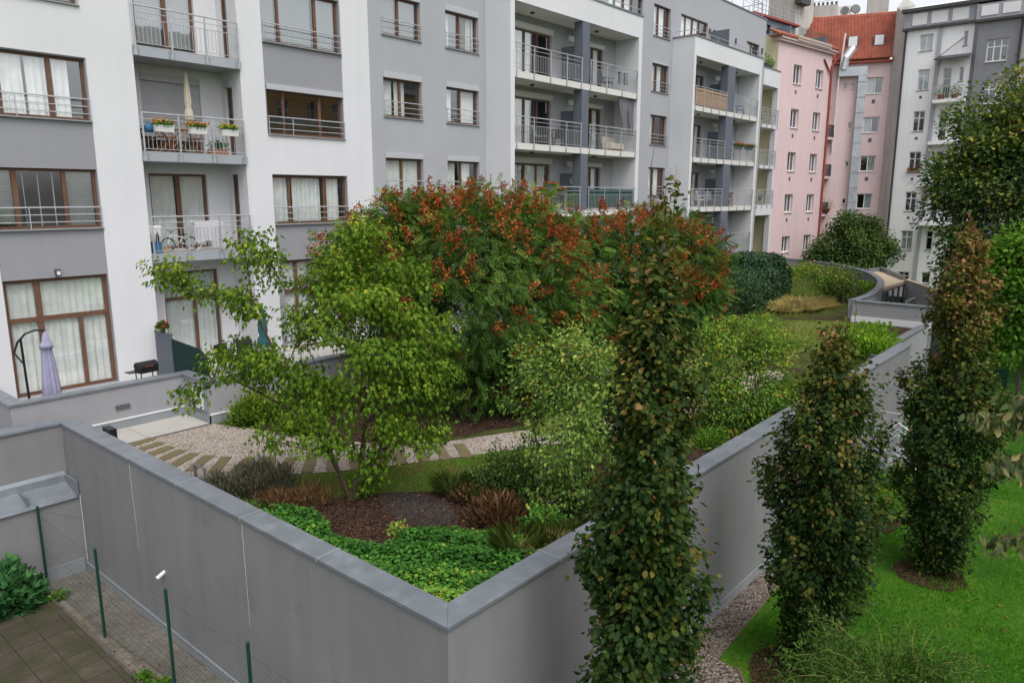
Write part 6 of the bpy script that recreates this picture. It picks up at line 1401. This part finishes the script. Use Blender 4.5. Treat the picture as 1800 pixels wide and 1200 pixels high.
g0 = [[q.p(11.02+.93*i/cols, 22.14-.014*math.sin(i*1.1)*j*.25, 7.585-.125*j-.006*math.sin(i*.5)*j) for i in range(cols+1)] for j in range(6)]
for a, b in zip(g0[:-1], g0[1:]):
    for i in range(cols): q.f.append([a[i],a[i+1],b[i+1],b[i]]); q.m.append(0)
g1 = [[q.p(11.02+.93*i/cols, 22.14+.12*j, 7.585+.004*math.sin(i)) for i in range(cols+1)] for j in range(3)]
for a, b in zip(g1[:-1], g1[1:]):
    for i in range(cols): q.f.append([a[i],a[i+1],b[i+1],b[i]]); q.m.append(0)
tag(q.build('laundry_sheet', M['white_cloth'], None, True), 'white bed sheet hung over the drying rack', 'laundry')
o = local('storage_cabinet', 'white cabinet in the left corner of the bicycle balcony', 'cabinet', (9.93,22.55,6.7)); q = MB(); q.box(-.18,.18,-.2,.2,0,.78); q.build('body', M['whiteplastic'], o, bevel=.01); q = MB(); q.box(-.16,.16,-.215,-.203,.04,.74); q.build('door', M['whiteplastic'], o); q = MB(); q.box(.10,.12,-.23,-.216,.36,.48); q.build('handle', M['rail'], o)
o = local('bottle_crate', 'blue crate of water bottles at the left end of the bicycle balcony', 'crate', (9.79,22.08,6.7))
q = MB(); q.box(-.13,.13,-.12,.12,0,.30); q.box(-.14,.14,-.13,.13,.30,.33); q.build('crate', M['blue'], o)
for x in (-.06,.06):
    q = MB(); q.lathe([(.045,.33),(.045,.52),(.018,.58),(.018,.62)], (x,0), 10); q.build('bottle', M['yellow'] if x < 0 else M['black'], o, True)
o = local('cardboard_box', 'small brown cardboard box on the floor beside the bicycle wheel', 'box', (10.02,22.12,6.7)); q = MB(); q.box(-.12,.12,-.1,.1,0,.16); q.build('carton', M['card'], o)
q = MB(); q.tube([(9.585,22.1,8.3),(9.54,22.0,8.18),(9.55,21.99,8.0),(9.585,22.1,7.9)], .012, 6); 
# --- ground floor terrace
PU = local('cantilever_parasol', 'folded lilac cantilever parasol on a curved black mast', 'parasol', (5.62,20.35,3.1))
q = MB(); q.tube([(0,0,0),(-.02,0,1.0),(-.03,0,1.88)], .030, 10); q.build('mast', M['black'], PU)
q = MB(); q.tube([(-.20,0,1.55),(-.10,0,1.80),(.08,0,1.98),(.30,0,2.04),(.50,.0,2.0)], .026, 8); q.tube([(-.20,0,1.55),(-.03,0,1.25)], .018, 6); q.build('arm', M['black'], PU)
q = MB(); q.lathe([(.17,.05),(.195,.10),(.165,.7),(.12,1.3),(.09,1.62),(.115,1.66),(.075,1.74),(.05,1.9),(.015,1.98)], (.50,0), 40, .20, 9); cn = q.build('canopy', M['lilac'], PU, True)
q = MB(); q.lathe([(.14,1.56),(.12,1.68),(.09,1.70)], (.50,0), 40, .15, 9); q.build('vent_flap', M['lilac'], cn, True)
q = MB(); q.box(-.35,.35,-.35,.35,0,.05); q.build('base', M['black'], PU)
GR = local('barbecue', 'black kettle drum barbecue on legs in front of the white pier', 'barbecue', (8.62,20.75,3.1), None, .12)
q = MB()
for k in range(13):
    pass
n = 14; prof = [(.17*math.cos(PI*k/n), .58+.17*math.sin(PI*k/n)) for k in range(n+1)]
A_ = [q.p(-.27,y,z) for y,z in prof]; B_ = [q.p(.27,y,z) for y,z in prof]
for k in range(n): q.f.append([A_[k],A_[k+1],B_[k+1],B_[k]]); q.m.append(0)
q.f.append(A_[::-1]); q.m.append(0); q.f.append(B_); q.m.append(0); q.build('lid', M['black'], GR, False, .006)
q = MB(); q.prism([(-.27,-.16),(.27,-.16),(.27,.16),(-.27,.16)], .44, .575); q.build('fire_bowl', M['black'], GR, bevel=.02)
q = MB(); q.box(-.12,.10,-.182,-.168,.62,.635); q.build('handle', M['redmetal'], GR); q = MB(); q.box(-.55,-.28,-.14,.14,.50,.52); q.build('side_shelf', M['black'], GR)
for x in (-.24,.24):
    for y in (-.13,.13): q = MB(); q.tube([(x,y,.45),(x,y,0)], .015, 6); q.build('leg', M['black'], GR)
q = MB(); q.box(-.24,.24,-.13,.13,.10,.12); q.build('lower_shelf', M['black'], GR)
o = thing('privacy_screen', 'sloping dark grey privacy panel beside the barbecue', 'screen', (9.5,21.5,3.1)); mb = MB()
P8 = [(9.47,21.98),(9.53,21.98),(9.53,21.0),(9.47,21.0)]; mb.prism(P8, 3.11, 4.42); mb.build('panel', M['column'], o); mb = MB(); mb.box(9.455,9.545,20.99,21.99,4.421,4.45); mb.build('cap', M['lamp'], o)
o = thing('mesh_screen', 'low dark green cloth screen continuing the grey privacy panel', 'screen', (9.5,20.2,3.1)); mb = MB(); mb.face([(9.5,20.98,3.15),(9.5,20.98,4.32),(9.5,19.3,4.24),(9.5,18.95,4.05),(9.5,18.9,3.15)]); mb.build('cloth', M['darkgreenmesh'], o)
for y, h in ((20.96,4.33),(19.0,4.1)): mb = MB(); mb.box(9.485,9.515,y-.015,y+.015,3.106,h); mb.build('post', M['fencegreen'], o)
pot_plant('small pot with pink flowers on top of the grey privacy panel', (9.5,21.5,4.45), .09, .2, 'ground_leaf', 431, 'lamp', M['red_petal'], .12)
chair('rattan_chair', 'black rattan armchair on the terrace behind the maple branches', (11.0,20.6,3.106), .3, M['rattan'], M['rattan'], 'black rattan chairs on the terrace', back=.4)
chair('rattan_chair', 'second black rattan armchair, nearer the teal parasol', (11.7,20.75,3.106), -.2, M['rattan'], M['rattan'], 'black rattan chairs on the terrace', back=.4)
closed_parasol('closed_parasol', 'folded teal parasol on the terrace behind the maple', (12.05,20.4), 3.75, 5.1, 3.106, M['teal'], .17, 'lamp')
o = local('side_table', 'small pale table on the terrace by the teal parasol', 'table', (12.7,19.6,3.106)); q = MB(); q.box(-.35,.35,-.3,.3,.60,.63); q.build('tabletop', M['cream'], o)
for x in (-.3,.3):
    for y in (-.25,.25): q = MB(); q.tube([(x,y,.6),(x,y,0)], .018, 6); q.build('leg', M['rail'], o)
# --- first white balcony frame
def drape(name, label, u0, u1, z0, z1, y, mat, tie=None, cat='curtain'):
    q = MB(); nu, nv = 26, 12; rows = []
    for j in range(nv+1):
        f = j/nv; z = z1+(z0-z1)*f; wd = 1.0
        if tie: wd = 1-.62*min(1, f/tie[0])**1.3 if f < tie[0] else .38+.12*(f-tie[0])/(1-tie[0]+1e-6)
        row = []
        for i in range(nu+1):
            g = i/nu; x = u0+(u1-u0)*(tie[1]+(g-tie[1])*wd if tie else g); row.append(q.p(x, y+.05*math.sin(i*1.75)*(.4+.6*wd), z))
        rows.append(row)
    for a, b in zip(rows[:-1], rows[1:]):
        for i in range(nu): q.f.append([a[i],a[i+1],b[i+1],b[i]]); q.m.append(0)
    return tag(q.build(name, mat, None, True), label, cat)
drape('balcony_curtain', 'left of two grey drapes tied back on the third floor balcony', 32.4, 33.25, 11.45, 13.12, 20.75, M['greycloth'], (.8,.9))
drape('balcony_curtain', 'right grey drape tied back against the white frame', 33.25, 33.92, 11.35, 13.12, 20.80, M['greycloth'], (.85,.98))
drape('screen_cloth', 'dark green screening cloth fixed inside the right railing of the lowest near balcony', 29.75, 33.9, 7.75, 8.66, 20.64, M['greenmesh'], None, 'screen')
for i, (u, z, lb) in enumerate(((26.65,8.62,'black trough of red geraniums, raised highest on the near railing'),(25.9,8.38,'trough of red and orange geraniums, left on the near railing'),(27.3,8.38,'trough of pink red geraniums right of the highest one'))):
    flower_box(lb, (u,20.50,z), .8, M['greyplastic'], M['red_petal'], 440+i, group='geranium troughs on the near frame railing', dens=90, bulge=.14)
for i, (u, y, r, h, k, pt, lb) in enumerate(((24.9,20.95,.16,.55,'ground_leaf','greyplastic','leafy pot plant at the left end of the lowest near balcony'),(25.6,21.1,.16,.5,'shrub_leaf','terracotta','pale leaved pot plant on the lowest near balcony'),(27.9,21.1,.2,.45,'grey_leaf','whiteplastic','white pot with silvery leaves on the lowest near balcony'),(28.5,21.0,.17,.3,'ground_leaf','terracotta','terracotta pot left of the slate column'),(28.85,20.95,.15,.7,'ground_leaf','terracotta','tall green plant in terracotta pot against the slate column'))):
    pot_plant(lb, (u,y,7.68), r, h, k, 450+i, pt, group='pot plants on the lowest near balcony')
chair('balcony_chair', 'dark chair with pale cushion on the third floor near balcony', (26.9,21.3,10.55), .4, M['greyplastic'], M['black']); chair('balcony_chair', 'dark chair near the slate column on the third floor near balcony', (28.4,21.4,10.55), -1.2, M['black'], M['black'])
o = local('balcony_table', 'small dark table between two chairs on the third floor near balcony', 'table', (27.65,21.3,10.55)); q = MB(); q.lathe([(.33,.70),(.33,.73)], (0,0), 20); q.build('tabletop', M['black'], o)
for a in (0,2.1,4.2): q = MB(); q.tube([(.05*math.cos(a),.05*math.sin(a),.70),(.28*math.cos(a),.28*math.sin(a),0)], .014, 6); q.build('leg', M['black'], o)
chair('balcony_chair', 'black chair on the upper right near balcony', (32.2,21.35,13.42), .2, M['black'], M['black']); o = local('clothes_airer', 'clothes airer with dark washing on the upper right near balcony', 'drying rack', (33.2,21.3,13.42)); q = MB()
for s in (-1,1): q.tube([(-.3,.25*s,0),(.3,.25*s,.95)], .012, 6); q.tube([(.3,.25*s,0),(-.3,.25*s,.95)], .012, 6)
for k in range(6): q.tube([(-.5,-.25+.1*k,.96),(.5,-.25+.1*k,.96)], .005, 4)
q.build('frame', M['rail'], o)
for k in range(4): q = MB(); x = -.36+.24*k; q.face([(x-.1,-.26,.97),(x+.1,-.26,.97),(x+.1,-.28,.40),(x-.1,-.28,.40)]); q.build('washing', M['greycloth'] if k % 2 else M['black'], o)
o = local('beige_lounger', 'beige cushion seat behind the tied drapes', 'seat', (33.0,21.4,10.55)); q = MB(); q.box(-.6,.6,-.3,.3,.12,.42); q.build('cushion', M['cream'], o, bevel=.05); q = MB(); q.box(-.6,.6,.2,.35,.42,.75); q.build('backrest', M['cream'], o, bevel=.05)
for x in (-.5,.5):
    q = MB(); q.box(x-.03,x+.03,-.25,.25,0,.12); q.build('leg', M['woodorange'], o)
q = MB(); q.lathe([(.02,0),(.17,0.0),(.17,.03),(.12,.035),(.10,.0)], (0,0), 22); o = local('wall_wreath', 'round pale wreath on the dark partition of the lowest near balcony', 'wreath', (0,0,0)); ORG[o.name] = (0,0,0)
bpy.data.objects.remove(o); q = MB(); q.tube([(29.30,21.2+.13*math.cos(a),9.05+.13*math.sin(a)) for a in np.linspace(0,2*PI,17)], .045, 8, cap=False); tag(q.build('wreath', M['cream'], None, True), 'round pale wreath on the dark partition of the lowest near balcony', 'wreath')
# --- second white balcony frame
for i, (a, b, lb) in enumerate(((40.25,44.38,'bamboo mat screening the top left railing of the far white frame'),)):
    o = thing('bamboo_screen', lb, 'screen', (a,20.62,13.42)); q = MB(); k = a
    while k < b: q.tube([(k,20.63,13.45),(k,20.63,14.22)], .02, 5); k += .045
    q.build('canes', M['bamboo'], o); q = MB(); q.box(a,b,20.60,20.612,14.05,14.10); q.box(a,b,20.60,20.612,13.6,13.64); q.box(a,b,20.60,20.612,14.26,14.40); q.build('binding', M['bamboo'], o)
for i, (u, lb) in enumerate(((46.15,'left of two red geranium boxes on the far frame railing'),(47.75,'right of two red geranium boxes on the far frame railing'))):
    flower_box(lb, (u,20.5,11.28), 1.1, M['greyplastic'], M['red_petal'], 470+i, group='geranium boxes on the far frame', dens=120, bulge=.2)
chair('wicker_chair', 'white wicker armchair on the lower left balcony of the far frame', (42.5,21.2,7.68), 1.0, M['whiteplastic'], M['whiteplastic'], back=.55)
chair('lounge_chair', 'grey reclining chair in front of the partition on the lower far balcony', (44.0,21.3,7.68), -.8, M['greyplastic'], M['greyplastic'], back=.5)
o = local('shelf_unit', 'pale pink shelf unit right of the column on the lower far balcony', 'shelf', (46.5,21.2,7.68)); q = MB()
q.box(-.5,-.46,-.2,.2,0,.95); q.box(.46,.5,-.2,.2,0,.95)
for z in (.05,.48,.92): q.box(-.459,.459,-.2,.2,z,z+.03)
q.build('shelves', M['pinkplastic'], o); q = MB(); q.box(-.3,.1,-.12,.12,.08,.35); q.box(0,.35,-.12,.12,.51,.75); q.build('boxes', M['black'], o)
chair('balcony_chair', 'dark chair on the top right balcony of the far frame', (47.9,21.3,13.42), .3, M['blue'], M['black']); chair('balcony_chair', 'small chair below the geraniums on the far frame', (46.6,21.3,10.55), .8, M['woodorange'], M['black'])
pot_plant('green bushy plant on top of the small white balcony tower', (53.9,22.4,17.27), .35, .8, 'bright_leaf', 480, 'greyplastic', None, .35); pot_plant('smaller plant right of the bushy one on the white balcony tower', (55.0,22.4,17.27), .25, .5, 'ground_leaf', 481, 'greyplastic', None, .3)
chair('balcony_chair', 'reddish chair on the highest balcony of the white tower', (54.3,22.6,13.42), .2, M['redpipe'], M['black']); o = local('satellite_dish', 'grey dish on the lowest balcony of the white tower', 'dish', (54.2,22.3,7.68)); q = MB(); q.lathe([(.02,0),(.2,.04),(.36,.12)], (0,0), 18); d_ = q.build('bowl', M['greyplastic'], o, True); d_.rotation_euler = (PI/2,0,0); d_.location = (0,0,.65); q = MB(); q.tube([(0,0,0),(0,0,.65)], .03, 6); q.build('stand', M['rail'], o)
for i, (u, lb) in enumerate(((41.2,'dark planter box on the roof terrace edge'),(44.0,'pale box on the roof terrace edge'))):
    o = local('roof_planter', lb, 'planter', (u,22.9,20.0)); q = MB(); q.box(-.5,.5,-.2,.2,0,.75); q.build('box', M['cornice'] if i == 0 else M['whiteplastic'], o, bevel=.02)
    P = np.random.default_rng(i).normal(size=(250,3))*np.array([.3,.14,.16])+np.array([0,0,.95]); leaves('foliage', M['dark_leaf'], P, np.random.default_rng(i+1).normal(size=P.shape), np.random.default_rng(i+2).normal(size=P.shape), np.full(250,.13), np.full(250,.5), T_ovate(.5,.1), o)
# --- far roofs
PRw = PR
def prp(u, v, w): return PR(u, v, w)
o = thing('air_conditioner', 'white air conditioning unit on the ridge of the red roof', 'air conditioner', prp(-3.9,23.3,-3.5)); q = MB(PR); q.box(-4.45,-3.45,23.35,24.2,-3.9,-3.5); q.build('case', M['whiteplastic'], o, bevel=.03); q = MB(PR); q.tube([(-3.95+.32*math.cos(a),23.78+.32*math.sin(a),-3.49) for a in np.linspace(0,2*PI,17)], .03, 5); q.tube([(-3.95,23.78,-3.49),(-3.95,23.78,-3.46)], .26, 14); q.build('fan_grille', M['greyplastic'], o)
q = MB(PR); q.box(-4.4,-3.5,23.1,23.35,-3.85,-3.55); q.build('stand', M['lamp'], o)
o = thing('satellite_dish', 'dark satellite dish right of the air conditioning unit on the red roof', 'dish', prp(-3.1,23.3,-3.5)); q = MB(PR); q.tube([(-3.12,23.85,-3.5),(-3.10,23.87,-3.42)], [.40,.36], 16); q.build('bowl', M['greyplastic'], o); q = MB(PR); q.tube([(-3.1,23.1,-3.5),(-3.1,23.85,-3.5)], .03, 5); q.build('mast', M['rail'], o)
o = thing('fire_stack', 'tall weathered concrete stack rising behind the roof terrace of the pink house', 'chimney', PF(10,23,-3.5)); q = MB(PF); q.box(9.0,12.0,19.5,27.5,-6,-3.5); q.build('shaft', M['firewall'], o); q = MB(PF); q.box(8.7,10.3,23.9,24.5,-3.5,-2.9); q.build('awning', M['cornice'], o)
q = MB(PR); q.tube([(-7.4,24.6,-3.4),(0,24.9,-3.4),(5,25.3,-3.0)], .012, 4); tag(q.build('cable', M['cornice']), 'thin dark cable strung above the red roof', 'cable')
o = thing('roof_antenna', 'thin antenna mast on the roof of the white town house', 'antenna', (66.3,11.6,22.3)); q = MB(); q.tube([(66.3,11.6,22.1),(66.3,11.6,24.6)], .035, 5); q.build('mast', M['rail'], o); q = MB()
for k in range(4): q.tube([(66.3,11.2,24.5-.25*k),(66.3,12.0,24.5-.25*k)], .015, 4)
q.build('dipoles', M['rail'], o)
flower_box('window box with small red flowers on the white town house', (65.86,14.75,10.18), .8, M['terracotta'], M['red_petal'], 490, PI/2, dens=60)
for i, (y, lb) in enumerate(((12.3,'green planter on the top balcony of the white town house'),(13.2,'spindly green planter left on the top balcony of the white town house'))):
    pot_plant(lb, (65.25,y,15.45), .28, .8, 'dark_leaf' if i == 0 else 'shrub_leaf', 492+i, 'terracotta', None, .35)
pot_plant('orange pot on the lower balcony of the white town house', (65.2,12.7,9.35), .35, .5, 'dark_leaf', 495, 'terracotta', None, .6)
pot_plant('hanging basket of autumn flowers on a balcony of the pink house', PF(9.7,7.0,.0), .45, .9, 'serv_leaf', 496, 'terracotta', M['orange_petal'], .3)

# opposite house across the courtyard: it stands outside the frame and is mirrored in the window panes
OH = thing('ochre_house', 'ochre stucco house facing the apartment block from across the lawn', 'building', (40,-17,GZ))
OF = frame((28,-16,0), (1,0), (0,1)); ow = [(1.5+3.0*i,2.7+3.0*i,1.2+3.4*j,3.2+3.4*j) for i in range(9) for j in range(5)]
M['ochre'] = pmat('ochre_stucco', G(.50,.30,.13), .9, .1, .6, streak=.1)
mb = MB(OF); wall(mb, 0,28,GZ,18.6, ow, reveal=.2); mb.box(0,28,GZ,18.5,-9,-.75); mb.build('wall', M['ochre'], OH)
mb = MB(OF); mb.box(-.2,28.2,18.6,19.1,-.3,.6); mb.box(-.1,28.1,8.05,8.3,.002,.15); mb.box(-.1,28.1,14.85,15.05,.002,.15); mb.build('cornice', M['firewall'], OH)
mb = MB(OF); mb.face([(-.2,19.1,.5),(28.2,19.1,.5),(28.2,22.5,-4.5),(-.2,22.5,-4.5)]); mb.build('roof', M['cornice'], OH)
for r in ow: window(OH, OF, r, w=-.18, mull=[(.5,.08)], trans=[(.65,.07)], fm='wframe', gm='glassfar', sill=False, room=.5)
# ------------------------------------------------------------------ camera and daylight
cam = bpy.data.cameras.new('camera'); co = bpy.data.objects.new('camera', cam); COL.objects.link(co)
co.location = (0, 0, 8.35); co.rotation_euler = (math.radians(90-11.15), 0, math.radians(40.5-90))
cam.sensor_width = 36; cam.lens = 1298/1800*36; cam.clip_start = 0.1; cam.clip_end = 1500
SC.camera = co
SUN_EL, SUN_AZ = math.radians(60), math.radians(-112)      # towards the sun: azimuth from +X
w = bpy.data.worlds.new('World'); SC.world = w; w.use_nodes = True
nt = w.node_tree; nt.nodes.clear()
sky = nt.nodes.new('ShaderNodeTexSky'); sky.sky_type = 'NISHITA'; sky.sun_disc = False
sky.sun_elevation = SUN_EL; sky.sun_rotation = PI/2-SUN_AZ; sky.air_density = 1.0; sky.dust_density = 4.0; sky.ozone_density = 1.0
hs_ = nt.nodes.new('ShaderNodeHueSaturation'); hs_.inputs['Saturation'].default_value = 0.18; hs_.inputs['Value'].default_value = 1.30
nt.links.new(sky.outputs[0], hs_.inputs['Color'])
bg = nt.nodes.new('ShaderNodeBackground'); bg.inputs['Strength'].default_value = 0.15
wo = nt.nodes.new('ShaderNodeOutputWorld')
# overcast: the cloud deck is brighter towards the horizon
tcw = nt.nodes.new('ShaderNodeTexCoord'); sp = nt.nodes.new('ShaderNodeSeparateXYZ'); nt.links.new(tcw.outputs['Generated'], sp.inputs[0])
rw = ramp(nt, sp.outputs['Z'], [(0.0, (1.5,1.5,1.52,1)), (0.3, (1.3,1.3,1.31,1)), (0.7, (.92,.92,.93,1))])
nw = noise(nt, tcw.outputs['Generated'], 2.2, 5); rn = ramp(nt, nw.outputs['Fac'], [(0.3, (.9,.9,.91,1)), (0.7, (1.08,1.08,1.08,1))])
nt.links.new(mixc(nt, 1.0, mixc(nt, 1.0, hs_.outputs[0], rw.outputs['Color'], 'MULTIPLY'), rn.outputs['Color'], 'MULTIPLY'), bg.inputs['Color']); nt.links.new(bg.outputs[0], wo.inputs['Surface'])
sl = bpy.data.lights.new('sun', 'SUN'); sl.energy = 1.6; sl.angle = math.radians(36); sl.color = (1, .97, .93)
so = bpy.data.objects.new('sun', sl); COL.objects.link(so)
dv = Vector((math.cos(SUN_EL)*math.cos(SUN_AZ), math.cos(SUN_EL)*math.sin(SUN_AZ), math.sin(SUN_EL)))
so.rotation_euler = dv.to_track_quat('Z', 'Y').to_euler()
SC.view_settings.view_transform = 'Standard'; SC.view_settings.look = 'None'; SC.view_settings.exposure = 0; SC.view_settings.gamma = 1
SC.cycles.max_bounces = 6; SC.cycles.transparent_max_bounces = 8; SC.cycles.diffuse_bounces = 3; SC.cycles.glossy_bounces = 3
